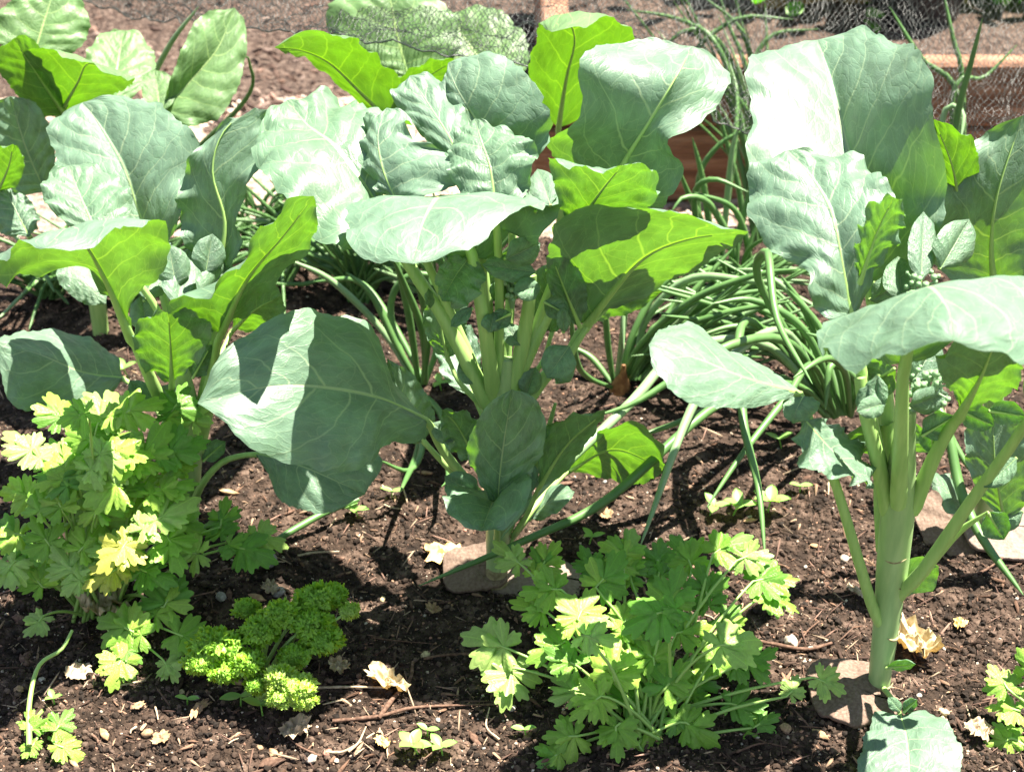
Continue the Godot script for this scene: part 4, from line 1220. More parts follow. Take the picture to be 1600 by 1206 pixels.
func far_plants() -> void:
	var t := thing("broccoli_plant", G(1532, 838), "broccoli plant at the right edge, partly behind the large trunk", "broccoli plant")
	stem(t, [1532, 842, 112, 1540, 780, 111, 1548, 700, 110, 1555, 600, 109, 1558, 480, 108], [0.75, 0.85, 0.8, 0.7, 0.55])
	leaf(t, M.leaf_a, [1556, 450, 108, 1550, 380, 107.5, 1560, 300, 107.5, 1600, 180, 109], [1490, 440, 108, 1445, 388, 108.5, 1474, 335, 108.5, 1472, 285, 108.5, 1500, 238, 109, 1552, 200, 110], [1610, 440, 106, 1660, 380, 106, 1670, 280, 106, 1650, 205, 107.5], {"r": 0.6, "ruf": 0.5, "stalk": [1552, 640, 109, 1556, 540, 107.5]})
	leaf(t, M.leaf_far, [1500, 345, 111, 1490, 265, 107, 1460, 186, 103], [1472, 300, 109, 1456, 232, 105], [1530, 285, 109, 1524, 222, 105.5, 1490, 198, 103.5], {"r": 0.4, "ruf": 0.3, "stalk": [1552, 560, 109, 1525, 430, 110]})
	leaf(t, M.leaf_a, [1570, 810, 106, 1556, 735, 105.5, 1552, 655, 106], [1535, 780, 106, 1510, 720, 105.5, 1512, 670, 106], [1605, 790, 105.5, 1625, 720, 105, 1600, 660, 106], {"r": 0.3, "ruf": 0.4})
	leaf(t, M.leaf_b, [1515, 800, 110, 1480, 765, 110, 1455, 745, 110.5], [1500, 760, 112, 1470, 738, 112], [1505, 815, 108.5, 1475, 790, 108.5], {"r": 0.2, "ruf": 0.5, "small": true})
	shoot_leaf(t, 1600, 800, 106, 60, 20, 200, 0.0)
	shoot_leaf(t, 1560, 800, 106, 44, 18, 250, -0.5)

	# young plant behind at the upper left, its leaves darker and smoother
	t = thing("cabbage_plant", G(160, 500), "young cabbage at upper left behind the leftmost broccoli", "cabbage plant")
	stem(t, [158, 530, 148, 150, 460, 148, 145, 380, 148, 140, 260, 148, 130, 190, 148], [0.8, 0.9, 0.85, 0.8, 0.6], "stem", M.stalk)
	leaf(t, M.leaf_far, [50, 95, 150, 66, 40, 152, 88, -30, 155], [5, 75, 150, -10, 20, 152], [110, 85, 151, 140, 48, 153, 125, -5, 155], {"r": 0.5, "ruf": 0.4, "stalk": [135, 240, 148, 70, 150, 149]})
	leaf(t, M.leaf_far, [172, 165, 150, 183, 100, 155, 192, 47, 159], [140, 140, 151, 132, 90, 154, 158, 52, 158], [215, 145, 152, 245, 98, 156, 218, 52, 159], {"r": 0.4, "ruf": 0.35, "stalk": [150, 240, 148]})
	leaf(t, M.leaf_far, [92, 178, 147, 120, 130, 143, 138, 98, 139, 180, 118, 133], [58, 150, 145, 35, 90, 141, 70, 78, 137], [140, 170, 146, 190, 142, 142, 208, 128, 137], {"r": 0.4, "ruf": 0.4, "stalk": [135, 250, 148]})
	leaf(t, M.leaf_far, [252, 175, 149, 300, 122, 151, 340, 75, 153, 366, 12, 156], [262, 135, 149, 285, 72, 151, 312, 25, 154], [295, 198, 148, 348, 178, 149, 380, 110, 152, 384, 42, 155], {"r": 0.5, "ruf": 0.35, "stalk": [150, 280, 148, 215, 210, 148]})
	leaf(t, M.leaf_far, [250, 178, 148, 245, 140, 150, 240, 108, 152], [225, 160, 148, 222, 122, 151], [270, 160, 149, 275, 125, 151], {"r": 0.25, "ruf": 0.3, "small": true})
	leaf(t, M.leaf_far, [100, 180, 146, 60, 120, 143, 20, 60, 139], [60, 180, 144, 10, 130, 141, -10, 90, 139], [105, 150, 146, 70, 85, 142, 40, 55, 139.5], {"r": 0.4, "ruf": 0.3, "stalk": [135, 270, 148]})
	leaf(t, M.leaf_a, [70, 300, 141, 40, 230, 141.5, 15, 150, 142], [20, 300, 140, -30, 230, 141, -30, 170, 142], [85, 270, 141, 82, 210, 141, 55, 160, 141.5], {"r": 0.4, "ruf": 0.3, "stalk": [145, 390, 148, 110, 340, 144], "up": -1.0})
	leaf(t, M.leaf_far, [-5, 300, 128, 12, 262, 125, 20, 225, 122], [-30, 270, 126, -15, 235, 123], [25, 290, 127, 37, 262, 125, 33, 238, 123], {"r": 0.3, "ruf": 0.4})
	leaf(t, M.leaf_a, [45, 370, 124, 25, 330, 126, 5, 290, 128], [0, 365, 125, -25, 330, 127], [60, 345, 125, 45, 310, 127], {"r": 0.3, "ruf": 0.6, "stalk": [140, 420, 146]})
	leaf(t, M.leaf_b, [90, 400, 130, 130, 440, 128, 165, 475, 127], [90, 440, 128, 130, 475, 127], [130, 405, 131, 165, 440, 129], {"r": 0.3, "ruf": 0.3, "stalk": [147, 430, 147]})

	t = thing("cabbage_plant", G(600, 420), "young cabbage behind the central broccoli, leaves under the bird net", "cabbage plant")
	stem(t, [610, 430, 162, 615, 330, 161, 625, 200, 160], [0.8, 0.8, 0.6], "stem", M.stalk)
	leaf(t, M.leaf_far, [610, 190, 142, 560, 140, 137, 515, 98, 132, 470, 78, 126, 428, 74, 120], [575, 175, 141, 525, 130, 137, 478, 92, 131, 448, 84, 124], [640, 150, 141, 615, 112, 136, 578, 78, 129, 525, 52, 122, 470, 55, 119.5], {"r": 0.45, "ruf": 0.3, "stalk": [620, 300, 160, 625, 230, 148]})
	leaf(t, M.leaf_far, [612, 165, 146, 660, 125, 142, 712, 92, 138], [612, 132, 143, 650, 102, 139, 690, 92, 137.5], [650, 160, 145, 705, 140, 141, 722, 110, 139], {"r": 0.35, "ruf": 0.3, "stalk": [622, 250, 158]})
	leaf(t, M.leaf_far, [640, 125, 156, 622, 60, 158, 605, -25, 161], [570, 115, 156, 512, 60, 158, 520, 0, 160], [690, 120, 156, 720, 60, 158, 690, 0, 161], {"r": 0.5, "ruf": 0.3, "stalk": [625, 230, 160]})
	leaf(t, M.leaf_far, [780, 130, 158, 740, 80, 162, 700, 20, 166], [720, 130, 159, 665, 95, 161, 650, 40, 165], [825, 105, 159, 820, 55, 163, 770, 10, 166], {"r": 0.5, "ruf": 0.3, "stalk": [640, 260, 160, 720, 190, 158]})
	t = thing("cabbage_plant", G(885, 430), "young cabbage whose folded yellow-green leaf shows behind the tall central leaves", "cabbage plant")
	stem(t, [885, 435, 150, 880, 320, 150, 876, 220, 148], [0.8, 0.8, 0.6], "stem", M.stalk)
	leaf(t, M.leaf_far, [872, 200, 145, 885, 120, 140, 898, 60, 135, 880, 22, 129, 862, 50, 122], [838, 160, 144, 824, 110, 139, 838, 60, 134, 842, 38, 127], [905, 185, 145, 960, 130, 141, 994, 62, 136, 960, 28, 129, 905, 40, 122.5], {"r": 0.5, "ruf": 0.35, "stalk": [878, 300, 149]})

func onions() -> void:
	# the clump behind the gap between the central and right broccoli
	var f := G(968, 612)
	var t := onion("onion plant with long leaves crossing the gap between central and right broccoli", f, [
		[0.42, 0, 968, 608, 137, 1000, 540, 136, 1080, 470, 134, 1180, 430, 132, 1250, 420, 131],
		[0.40, 0, 972, 606, 137, 1020, 520, 137, 1110, 470, 137, 1210, 450, 137],
		[0.44, 1, 990, 600, 138, 1010, 500, 139, 1080, 435, 138, 1180, 440, 135, 1240, 442, 133],
		[0.40, 0, 965, 606, 137, 990, 520, 138, 1040, 440, 140, 1130, 400, 141],
		[0.38, 0, 975, 604, 137, 1030, 530, 135, 1130, 490, 133, 1240, 470, 132],
		[0.36, 0, 960, 606, 137, 950, 540, 136, 945, 480, 135, 940, 450, 134],
		[0.36, 0, 972, 604, 137, 1040, 545, 139, 1140, 520, 140, 1230, 500, 140],
		[0.40, 0, 970, 604, 137, 1000, 510, 140, 1060, 450, 144, 1150, 430, 146],
		[0.34, 1, 962, 606, 137, 975, 500, 133, 973, 440, 131, 975, 545, 128],
		[0.36, 0, 960, 604, 137, 925, 560, 139, 890, 540, 140],
		[0.38, 0, 974, 604, 137, 1050, 500, 142, 1120, 455, 145, 1230, 455, 145],
		[0.32, 0, 958, 606, 136, 920, 590, 132, 900, 560, 128, 890, 470, 126]])
	onion_bulb(t, f, 0.012)
	# upright bundle before the board
	f = G(1120, 470)
	onion("onion plant standing upright before the reddish board, bent leaves crossing", f, [
		[0.45, 0, 1120, 470, 158, 1112, 380, 158, 1098, 280, 158, 1082, 215, 158],
		[0.34, 0, 1124, 470, 158, 1130, 370, 158, 1146, 250, 160, 1152, 150, 164, 1140, 95, 168],
		[0.42, 0, 1116, 470, 158, 1100, 360, 157, 1075, 300, 156, 1060, 262, 155],
		[0.48, 0, 1118, 470, 158, 1145, 400, 154, 1110, 320, 152, 1070, 308, 151, 1050, 330, 150],
		[0.40, 1, 1122, 470, 158, 1135, 330, 158, 1145, 230, 158, 1160, 190, 158],
		[0.40, 0, 1128, 470, 158, 1160, 340, 160, 1130, 200, 161, 1120, 170, 161],
		[0.38, 0, 1114, 470, 158, 1090, 300, 160, 1120, 230, 160, 1180, 195, 160],
		[0.42, 0, 1126, 470, 158, 1150, 380, 155, 1172, 300, 155, 1180, 230, 156],
		[0.40, 0, 1116, 470, 158, 1085, 320, 155, 1110, 280, 153, 1170, 300, 152],
		[0.36, 0, 1112, 470, 158, 1075, 400, 158, 1055, 340, 159],
		[0.40, 0, 1130, 470, 158, 1170, 420, 156, 1150, 330, 154, 1085, 300, 153]])
	# leaves high behind the net
	f = G(1190, 420)
	onion("tall onion plant whose leaf tops sprawl behind the bird net", f, [
		[0.42, 0, 1190, 420, 172, 1180, 250, 176, 1140, 90, 178, 1080, 45, 178, 1020, 90, 178],
		[0.42, 0, 1192, 420, 172, 1185, 260, 175, 1170, 120, 176, 1130, 20, 178],
		[0.40, 0, 1188, 420, 172, 1160, 200, 174, 1120, 70, 176, 1060, 30, 180, 980, 15, 182],
		[0.40, 0, 1194, 420, 172, 1170, 180, 176, 1080, 100, 177, 1150, 30, 178, 1240, 30, 178],
		[0.38, 0, 1186, 420, 172, 1150, 230, 174, 1090, 140, 175, 1040, 60, 177],
		[0.40, 0, 1190, 420, 172, 1175, 150, 178, 1200, 60, 180, 1280, 45, 180],
		[0.38, 0, 1196, 420, 172, 1180, 200, 176, 1165, 60, 178, 1095, -10, 180]])
	f = G(1500, 420)
	onion("onion plant at the upper right, one bright leaf before the net", f, [
		[0.42, 0, 1500, 420, 150, 1490, 280, 150, 1497, 180, 150, 1520, 90, 150, 1536, 28, 150],
		[0.42, 1, 1498, 420, 150, 1470, 260, 151, 1478, 172, 152, 1505, 175, 151, 1502, 220, 149],
		[0.38, 0, 1502, 420, 165, 1500, 160, 168, 1440, 90, 170, 1390, 10, 172],
		[0.38, 0, 1504, 420, 165, 1505, 140, 170, 1490, 60, 172, 1475, -10, 174],
		[0.32, 0, 1502, 420, 166, 1490, 150, 168, 1540, 120, 170, 1590, 70, 172]])
	# the clump behind the trunk at right and its long fallen leaves
	f = G(1318, 640)
	t = onion("onion plant behind the right trunk, long leaves fallen towards the front", f, [
		[0.48, 1, 1300, 650, 128, 1230, 520, 126, 1140, 560, 118, 1080, 640, 113, 1000, 855, 103],
		[0.50, 1, 1296, 650, 128, 1200, 540, 126, 1070, 545, 122, 985, 630, 115, 855, 755, 106, 780, 845, 103],
		[0.46, 0, 1304, 652, 128, 1240, 540, 124, 1140, 540, 118, 1000, 625, 114, 930, 650, 113],
		[0.46, 0, 1290, 650, 127, 1220, 590, 124, 1110, 640, 115, 950, 780, 107, 830, 840, 104, 655, 915, 101],
		[0.46, 0, 1310, 650, 128, 1170, 500, 126, 1160, 640, 115, 1185, 760, 108, 1196, 872, 103],
		[0.36, 0, 1308, 650, 128, 1270, 570, 124, 1230, 620, 118, 1160, 710, 112, 1105, 792, 108],
		[0.42, 0, 1312, 648, 128, 1190, 450, 126, 1200, 395, 122, 1215, 500, 115, 1270, 600, 108],
		[0.42, 0, 1314, 648, 128, 1260, 520, 128, 1180, 470, 128, 1110, 475, 127],
		[0.40, 0, 1320, 648, 128, 1250, 540, 130, 1160, 510, 131, 1090, 525, 130],
		[0.40, 0, 1316, 648, 128, 1290, 560, 129, 1255, 480, 130, 1220, 430, 131],
		[0.40, 0, 1322, 648, 128, 1310, 580, 128, 1280, 510, 129, 1230, 450, 130],
		[0.38, 0, 1326, 648, 128, 1330, 590, 127, 1310, 540, 127, 1260, 520, 127],
		[0.40, 0, 1330, 650, 128, 1320, 580, 124, 1290, 560, 120, 1240, 590, 117],
		[0.38, 1, 1324, 648, 128, 1270, 500, 132, 1200, 430, 134, 1150, 420, 135],
		[0.42, 0, 1330, 650, 128, 1340, 600, 126, 1300, 570, 124, 1290, 640, 122],
		[0.36, 0, 1306, 650, 128, 1240, 600, 124, 1150, 620, 119, 1060, 660, 116, 970, 690, 114]])
	onion_bulb(t, f, 0.012)
	sheaf(G(1000, 585), 44, Vector3(0.03, 0.03, -0.06), Vector3(0.19, 0.13, 0.07), 0.0031, "dense onion clump fanning stiffly to the right behind the pale drooping leaf", "", 0.12)
	sheaf(f + Vector3(-0.02, 0, -0.05), 24, Vector3(-0.22, 0.03, -0.10), Vector3(0.0, 0.12, 0.06), 0.003, "dense onion clump filling the space left of the tall right leaves", "", 0.3)
	sheaf(G(1150, 470), 50, Vector3(-0.12, 0.01, -0.05), Vector3(0.10, 0.10, 0.12), 0.0031, "onion clump sprawling low beneath the reddish board", "", 0.25)
	f = G(1490, 720)
	onion("onion leaves slanting down to the right edge beside the stem collars", f, [
		[0.50, 0, 1440, 600, 118, 1478, 660, 114, 1500, 760, 110, 1535, 840, 106, 1600, 930, 102],
		[0.34, 0, 1470, 640, 118, 1490, 690, 116, 1520, 740, 114]])
	# behind the central plant
	f = G(655, 600)
	t = onion("onion plant left of the central stalks, upright thin leaves", f, [
		[0.42, 0, 655, 608, 137, 640, 500, 135, 622, 420, 134, 610, 380, 134],
		[0.42, 0, 665, 606, 137, 660, 520, 134, 630, 440, 132, 612, 400, 131],
		[0.44, 0, 660, 606, 137, 668, 520, 133, 655, 450, 131, 640, 410, 130],
		[0.40, 0, 658, 606, 137, 620, 540, 138, 580, 460, 139, 540, 425, 140],
		[0.40, 1, 652, 606, 137, 600, 520, 139, 520, 440, 140, 450, 405, 140],
		[0.40, 0, 662, 606, 137, 690, 520, 138, 700, 440, 138, 690, 400, 138],
		[0.38, 0, 650, 606, 137, 690, 650, 128, 700, 740, 115, 690, 760, 112],
		[0.36, 0, 648, 606, 137, 660, 690, 122, 640, 735, 116, 590, 718, 114],
		[0.36, 0, 640, 606, 137, 655, 690, 124, 625, 770, 110],
		[0.40, 0, 668, 606, 137, 610, 500, 142, 560, 440, 145, 490, 440, 146],
		[0.40, 0, 648, 606, 137, 610, 490, 140, 640, 430, 140, 720, 440, 140]])
	onion_bulb(t, G(760, 690) + Vector3(0, 0, -0.03), 0.010)
	f = G(480, 405)
	sheaf(f, 48, Vector3(-0.14, 0.0, -0.10), Vector3(0.16, 0.10, 0.10), 0.003, "onion clump between the leftmost and central broccoli", "", 0.25)
	sheaf(G(440, 440), 18, Vector3(-0.16, -0.01, -0.05), Vector3(0.20, 0.03, 0.10), 0.0029, "fallen onion leaves lying crossed on the soil behind the leftmost broccoli", "", 0.3)
	sheaf(G(80, 460), 56, Vector3(-0.16, 0.0, -0.08), Vector3(0.16, 0.10, 0.12), 0.003, "onion clump at the left edge under the dark cabbage leaves", "", 0.25)
	sheaf(G(400, 380), 44, Vector3(-0.16, 0.0, -0.05), Vector3(0.16, 0.10, 0.08), 0.003, "onion clump beyond the leftmost broccoli's tall dark leaf", "", 0.3)
	sheaf(G(560, 470), 56, Vector3(-0.13, 0.04, -0.06), Vector3(0.14, 0.15, 0.06), 0.0028, "upright onion clump behind the shaded leaf, thin stems crossing", "", 0.12)
	sheaf(G(700, 500), 46, Vector3(-0.10, 0.05, -0.05), Vector3(0.12, 0.16, 0.05), 0.0028, "upright onion clump right behind the central stalks", "", 0.12)
	sheaf(G(220, 470), 34, Vector3(-0.12, 0.02, -0.06), Vector3(0.14, 0.12, 0.06), 0.0028, "onion clump behind the glowing left leaf", "", 0.2)
	sheaf(G(1210, 370), 16, Vector3(-0.25, 0.18, -0.12), Vector3(0.02, 0.34, 0.02), 0.0026, "wispy onion tops tangled behind the bird net at upper right", "", 0.4)
	onion("single long onion leaf lying behind the yellow parsley leaf on open soil", G(545, 790), [[0.34, 0, 560, 780, 114, 500, 805, 112, 430, 845, 109, 398, 868, 107]])
	onion("single pale onion leaf rising behind the cabbage at upper left", G(235, 300), [[0.42, 1, 225, 300, 170, 228, 160, 165, 262, 75, 163, 310, 10, 162], [0.32, 0, 230, 300, 170, 380, 160, 160, 388, 95, 158, 378, 85, 157]])

func herbs() -> void:
	parsley("tall flat-leaf parsley clump in the left foreground with yellowing leaves", 150, 945, [
		155, 655, 104, 62, 85, 3, 190, 645, 104, 55, 20, 1, 95, 655, 106, 55, 120, 2, 140, 690, 103, 52, 95, 0, 50, 705, 102, 50, 150, 3, 100, 735, 101, 50, 100, 1,
		215, 720, 101, 56, 60, 0, 265, 705, 102, 58, 35, 2, 250, 765, 100, 50, 20, 1, 190, 775, 100, 52, 80, 0, 45, 775, 101, 50, 160, 1, 95, 795, 99, 50, 110, 0,
		150, 800, 99, 52, 75, 1, 30, 835, 100, 48, 180, 1, 75, 850, 99, 48, 120, 0, 125, 860, 98, 50, 70, 1, 195, 850, 97, 56, 250, 4, 240, 815, 98, 60, 30, 3,
		262, 840, 98, 55, 300, 0, 180, 890, 97, 52, 230, 4, 220, 890, 98, 50, 330, 2, 130, 905, 97, 48, 60, 1, 65, 915, 98, 46, 140, 0, 20, 880, 98, 50, 230, 3,
		65, 965, 97, 38, 240, 3, 110, 905, 98, 44, 40, 1, 345, 820, 105, 46, 80, 0, 310, 865, 101, 44, 170, 3, 372, 855, 102, 52, 340, 2, 400, 838, 104, 40, 5, 3,
		255, 945, 97, 62, 60, 2, 205, 985, 95, 58, 150, 0, 275, 990, 95, 54, 340, 0, 190, 1030, 93, 52, 240, 1, 258, 1035, 93, 40, 300, 3, 60, 800, 99, 46, 60, 1,
		270, 640, 106, 44, 70, 2, 300, 660, 106, 36, 60, 3, 120, 760, 100, 50, 130, 1, 170, 730, 101, 54, 50, 2], [20, 300, 640, 930, 97, 106, 26])
	parsley("flat-leaf parsley clump in the right foreground, one pale leaf at its left", 1010, 1135, [
		812, 880, 96, 48, 150, 3, 845, 885, 97, 48, 45, 1, 975, 870, 97, 52, 85, 1, 985, 900, 96, 44, 80, 0, 925, 890, 97, 40, 100, 2, 870, 920, 93, 60, 190, 0,
		935, 915, 93, 62, 60, 2, 1030, 885, 98, 54, 90, 2, 1080, 880, 97, 54, 120, 0, 1120, 860, 97, 54, 25, 0, 1160, 870, 96, 44, 10, 3, 1185, 905, 95, 60, 10, 2,
		1200, 930, 94, 52, 330, 0, 1105, 930, 94, 52, 100, 2, 1130, 965, 93, 50, 330, 2, 905, 965, 90, 58, 80, 1, 850, 955, 92, 46, 170, 1, 1045, 945, 92, 54, 70, 0,
		1060, 990, 91, 52, 20, 0, 790, 1012, 91, 66, 150, 3, 800, 1048, 90, 60, 270, 3, 880, 1005, 90, 54, 200, 0, 965, 980, 91, 48, 40, 1, 960, 1060, 87, 62, 100, 1,
		940, 1090, 86, 62, 210, 1, 1040, 1075, 87, 58, 60, 0, 1115, 1030, 90, 58, 50, 0, 1165, 1035, 90, 54, 10, 2, 1140, 1100, 88, 54, 0, 2, 1070, 1130, 86, 52, 330, 0,
		965, 1135, 85, 54, 260, 0, 900, 1150, 85, 54, 180, 1, 875, 1175, 84.5, 50, 220, 1, 1000, 1165, 85, 58, 290, 1, 1090, 1175, 86, 40, 300, 3, 1280, 1060, 89, 46, 330, 3,
		1235, 1085, 88, 30, 60, 3, 1180, 1135, 87, 44, 20, 0, 1020, 1030, 89, 52, 130, 0, 900, 1040, 88, 48, 160, 2], [880, 1160, 930, 1160, 86, 93, 12])
	parsley("parsley at the right edge of the picture, only its left leaves in view", 1620, 1150, [
		1575, 1075, 88, 48, 110, 0, 1590, 1110, 87, 46, 160, 1, 1580, 1155, 86, 44, 190, 1, 1610, 1050, 88, 46, 60, 0], [])
	parsley("small fallen parsley sprig with an arching stalk at lower left", 45, 1120, [
		85, 1140, 86, 40, 60, 0, 90, 1165, 85, 42, 350, 1, 50, 1140, 86, 30, 110, 0, 50, 1165, 85, 26, 250, 0], [])
	var arc := put("fallen_stalk", stick(pts([45, 1165, 84.6, 45, 1100, 88, 60, 1040, 91, 95, 1015, 92.5, 112, 985, 94]), 0.0022, 0.0012, 20, 8), M.parsley_stalk)
	tag(arc, "thin arching parsley stalk leading to the small sprig at lower left", "stalk")
	# curly parsley
	var foot := G(410, 1085)
	var t := thing("curly_parsley", foot, "curly parsley plant with tight frilly heads in the left foreground", "parsley")
	for a in [[335, 1010, 91, 42, 0], [310, 1035, 90, 30, 0], [405, 985, 92, 34, 0], [385, 950, 95, 24, 0], [435, 960, 93, 32, 0], [495, 935, 95, 38, 0], [520, 930, 95.5, 26, 0], [485, 975, 93, 38, 0], [505, 1000, 92, 34, 0], [385, 1035, 90, 32, 0], [350, 1050, 89.5, 28, 0], [545, 955, 94, 20, 1], [440, 1060, 88.5, 32, 1], [465, 1075, 88, 34, 1], [440, 1090, 87.5, 28, 1], [475, 1095, 87.5, 24, 1], [460, 1025, 91, 30, 0], [400, 1070, 89, 22, 0]]:
		curly_puff(t, foot + Vector3(rng.randf_range(-0.01, 0.01), 0, rng.randf_range(-0.01, 0.01)), a[0], a[1], a[2], a[3] / FOCAL * a[2] * 0.0102, a[4] == 1, 330 if a[3] > 28 else 220)
	var k := 0
	for a in [[655, 1180, 40, 5, "frilly pale seedling at the bottom edge below the twigs"], [692, 1180, 34, 3, "oval-leaved seedling right of the frilly one at the bottom edge"], [668, 1150, 24, 2, "small two-leaved seedling standing above the frilly bottom one"], [822, 1150, 26, 2, "lone two-leaved seedling left of the right parsley clump"], [1108, 805, 30, 3, "seedling at the lower end of a thin onion leaf"], [1145, 805, 34, 4, "seedling with four narrow leaves above the right parsley"], [1200, 800, 36, 5, "leafy seedling beside the long hanging onion leaf"], [560, 808, 26, 4, "small bright seedling below the dark low leaf"], [612, 778, 22, 2, "tiny round-leaved seedling under the shaded leaf's right end"], [292, 1102, 24, 2, "small seedling left of the curly parsley's foot"], [375, 1105, 40, 2, "flat seedling with two long leaves under the curly parsley"], [410, 1118, 38, 2, "seedling leaf pair below the curly parsley stalk"], [85, 1100, 22, 3, "tiny seedling above the fallen parsley sprig"], [1222, 700, 26, 2, "seedling on open soil between the long onion leaves"], [1250, 770, 22, 2, "seedling left of the right trunk's lower leaf"], [920, 850, 24, 3, "pale seedling above the right parsley clump's left leaves"], [690, 610, 22, 3, "seedling beneath the central broccoli's stalks"], [200, 590, 26, 3, "pale seedling behind the tall parsley"]]:
		seedling(a[0], a[1], a[2], a[3], a[4])
		k += 1
func litter() -> void:
	# collars
	collar(G(1332, 1092) + Vector3(0, 0.008, 0), 0.031, 0.033, Vector3(0.10, 0.2, -0.04), 2.6, M.collar, "brown rounded collar at the foot of the large right trunk", 0.5)
	collar(G(742, 905) + Vector3(0, 0.012, 0), 0.026, 0.022, Vector3(0.36, 0.1, 0.10), 5.0, M.collar, "grey-brown square collar flap tilted up at the central stem")
	collar(G(830, 912) + Vector3(0, 0.006, 0), 0.042, 0.020, Vector3(0.16, -0.05, 0.02), 5.0, M.collar_pale, "pale flat collar flap right of the central stem")
	collar(G(1490, 835) + Vector3(0, 0.014, 0), 0.032, 0.034, Vector3(0.40, 0.2, 0.25), 2.4, M.collar, "left half of the split collar at the right edge plant")
	collar(G(1566, 838) + Vector3(0, 0.012, 0), 0.036, 0.036, Vector3(0.30, -0.1, -0.15), 2.4, M.collar_pale, "right half of the split collar at the right edge")
	# dead leaves
	dead_leaf("dead_leaf", 160, 968, 85, 80, 20, M.dry, "crumpled tan dead leaf under the left parsley clump", 1.5, 0.02)
	dead_leaf("dead_leaf", 215, 990, 60, 70, 70, M.dry, "second tan withered leaf right of the crumpled one, under parsley", 1.3, 0.016)
	dead_leaf("dead_leaf", 122, 1056, 56, 44, 10, M.dry_grey, "pale grey withered leaf on soil at lower left", 0.8)
	dead_leaf("dead_leaf", 698, 872, 82, 52, -10, M.dry_gold, "golden dead leaf lit by sun left of the central stem", 0.7)
	dead_leaf("dead_leaf", 1425, 1022, 70, 84, 35, M.dry, "large curled yellowed leaf right of the big trunk's foot", 1.7, 0.012)
	dead_leaf("dead_leaf", 606, 1078, 48, 66, 60, M.dry, "withered brown parsley leaf on a long stalk, mid foreground", 1.6, 0.008)
	dead_leaf("dead_leaf", 530, 1050, 36, 34, 40, M.dry, "small withered leaf just right of the curly parsley", 1.3, 0.006)
	dead_leaf("dead_leaf", 462, 1150, 66, 46, 25, M.dry_grey, "pale withered leaf below the curly parsley", 1.0, 0.006)
	dead_leaf("dead_leaf", 312, 1110, 26, 44, -20, M.dry_brown, "narrow brown leaf left of the curly parsley's foot", 0.7)
	dead_leaf("dead_leaf", 422, 928, 34, 26, 0, M.dry_grey, "little pale dead leaf above the curly parsley", 1.2, 0.006)
	dead_leaf("dead_leaf", 252, 1160, 40, 22, 10, M.dry_brown, "dark brown dead leaf flat on the soil at the bottom left", 0.4)
	dead_leaf("dead_leaf", 676, 958, 26, 24, 40, M.dry_brown, "reddish dead leaf scrap on bare soil right of the curly parsley", 1.0)
	dead_leaf("dead_leaf", 598, 1168, 30, 22, 60, M.dry_gold, "yellow and brown leaf scrap at the bottom middle", 1.4)
	dead_leaf("dead_leaf", 1530, 1150, 60, 36, 0, M.dry_grey, "pale crumpled dead leaf near the bottom right corner", 1.2, 0.006)
	dead_leaf("dead_leaf", 1336, 930, 26, 30, 30, M.dry_grey, "pale papery scrap left of the big trunk", 1.2)
	dead_leaf("dead_leaf", 945, 810, 30, 24, 0, M.dry_brown, "brown curled leaf in the shade behind the right parsley", 0.9)
	dead_leaf("dead_leaf", 216, 1108, 28, 16, 10, M.dry_brown, "small rusty leaf scrap at lower left", 0.5)
	dead_leaf("dead_leaf", 1500, 980, 26, 20, 20, M.dry_gold, "small orange-tan leaf scrap at the right of the trunk", 1.2)
	# twigs
	twig([520, 1132, 590, 1125, 640, 1112, 700, 1108, 780, 1106], 0.16, 0.07, "long thin reddish twig across the lower middle")
	twig([592, 1128, 612, 1100, 640, 1068, 645, 1040], 0.20, 0.14, "thicker short twig crossing the long one, lower middle")
	twig([480, 1080, 540, 1078, 600, 1079], 0.11, 0.08, "straight pale stalk of the withered parsley leaf", M.straw)
	twig([662, 1034, 700, 1028, 750, 1026, 800, 1020], 0.13, 0.10, "brown twig beside a round pale pebble left of the right parsley")
	twig([1160, 1002, 1210, 1012, 1260, 1020, 1300, 1010], 0.17, 0.13, "bent brown twig left of the big trunk's foot")
	twig([1242, 1018, 1262, 990, 1280, 975], 0.10, 0.05, "thin side twig leaning on the bent one")
	twig([465, 873, 490, 868, 530, 866], 0.11, 0.06, "pale curved stalk on the soil left of the golden leaf", M.straw)
	twig([580, 1000, 620, 1005, 680, 1010], 0.06, 0.03, "hair-thin root on bare soil in the middle")
	twig([1500, 905, 1540, 895, 1600, 850], 0.12, 0.06, "reddish twig near the right edge")
	twig([510, 1180, 540, 1178, 585, 1150], 0.11, 0.06, "forked pale twig at the bottom, left piece", M.straw)
	twig([545, 1180, 560, 1165, 572, 1140], 0.10, 0.05, "forked pale twig at the bottom, right piece", M.straw)
	twig([1305, 1072, 1330, 1078, 1352, 1062], 0.17, 0.06, "brown sliver lying on the rounded collar")
	twig([185, 1076, 205, 1072, 228, 1068], 0.10, 0.06, "short pale straw on soil at lower left", M.straw)
	twig([1150, 1180, 1190, 1166, 1230, 1172], 0.09, 0.05, "thin bent rootlet at the bottom right of the parsley")
	twig([230, 1000, 232, 975, 245, 950], 0.07, 0.05, "wiry pale root under the left parsley", M.straw)
	twig([500, 1186, 470, 1172, 452, 1158], 0.10, 0.06, "short brown twig beside the pebbles at the bottom")
	twig([780, 1160, 760, 1140, 765, 1110], 0.09, 0.05, "short pale twig standing between pebbles, lower middle", M.straw)
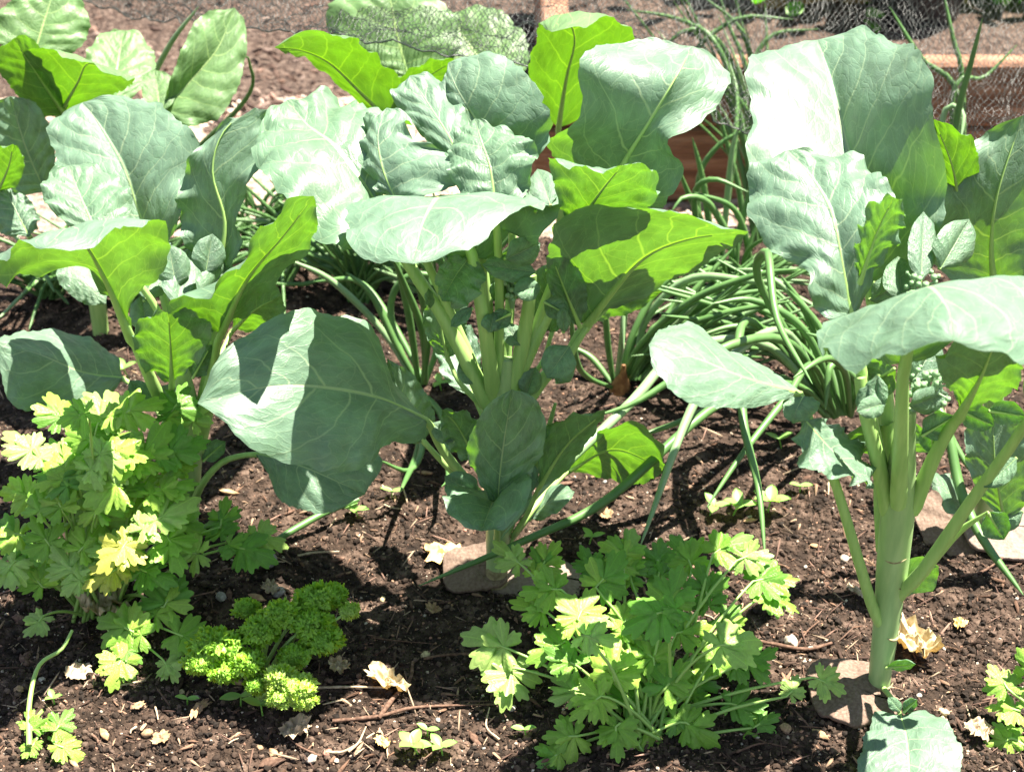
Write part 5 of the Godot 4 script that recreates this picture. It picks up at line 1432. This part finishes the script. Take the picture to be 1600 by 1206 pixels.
	for i in 26:
		var u := rng.randf_range(60, 1560)
		var v := rng.randf_range(700, 1190)
		var a := rng.randf_range(0, PI)
		var l := rng.randf_range(14, 34)
		twig([u, v, u + cos(a) * l * 0.5 + rng.randf_range(-4, 4), v + sin(a) * l * 0.3, u + cos(a) * l, v + sin(a) * l * 0.6], rng.randf_range(0.06, 0.12), 0.05, "short broken bit of twig or straw lying loose on the soil", M.straw if rng.randf() < 0.5 else M.twig, "loose bits of twig on the soil")
	# stones
	pebble(420, 880, 34, 3, "flat grey stone below the yellow-tipped parsley leaf at left")
	pebble(598, 938, 13, 4, "round tan pebble left of the central collar")
	pebble(665, 1026, 20, 4, "round pale pebble at the end of the brown twig")
	pebble(345, 935, 22, 3, "whitish angular stone above the curly parsley", "", "stone")
	pebble(435, 928, 26, 3, "smooth grey stone behind the curly parsley heads", "", "stone")
	pebble(230, 1148, 22, 1, "orange pebble at the lower left, alone on dark soil")
	pebble(512, 1178, 20, 2, "pink pebble in the group at the bottom edge")
	pebble(487, 1188, 22, 0, "pale pebble left of the pink one at the bottom edge")
	pebble(525, 1190, 13, 0, "small white pebble right of the pink one")
	pebble(1236, 1006, 30, 0, "pale oblong stone on the bent twig")
	pebble(1228, 1140, 24, 1, "tan pebble right of the right parsley clump")
	pebble(1320, 875, 18, 0, "pale pebble left of the trunk, mid height")
	pebble(800, 1108, 16, 0, "white pebble left of the right parsley, near the twig end")
	pebble(848, 1180, 16, 1, "tan pebble at the foot of the right parsley, left side")
	pebble(1475, 1115, 20, 4, "yellowish pebble right of the lowest broccoli leaf")
	pebble(406, 1170, 14, 1, "small tan pebble near the bottom, below the curly parsley")
	pebble(65, 1065, 16, 0, "white pebble beside the arching stalk")
	pebble(118, 1172, 18, 4, "yellowish pebble beside the fallen sprig")
	pebble(28, 1080, 20, 1, "brown pebble at the left edge")
	pebble(282, 1084, 16, 4, "tan pebble in a small row at lower left")
	pebble(307, 1092, 14, 0, "pale pebble ending the small row at lower left")
	pebble(1165, 550, 16, 0, "pebble in the shade of the onion clump")
	for i in 90:
		var u := rng.randf_range(20, 1590)
		var v := rng.randf_range(660, 1195)
		pebble(u, v, rng.randf_range(5, 12), rng.randi() % 5, "little loose pebble scattered on the dark soil", "little pebbles scattered on the soil")
	var chip := lump(77, Vector3(1.0, 0.25, 0.45), 0.5, 9, 6)
	for i in 60:
		var at := G(rng.randf_range(20, 1590), rng.randf_range(690, 1195))
		var o := put("bark_chip", chip, [M.twig, M.dry_brown, M.twig][i % 3])
		var kk := rng.randf_range(0.003, 0.0085)
		o.transform = Transform3D(Basis.from_euler(Vector3(rng.randf_range(-0.3, 0.3), rng.randf() * TAU, rng.randf_range(-0.3, 0.3))).scaled(Vector3.ONE * kk), at + Vector3(0, kk * 0.2, 0))
		tag(o, "small brown bark chip lying on the soil", "bark chip", "bark chips on the soil")
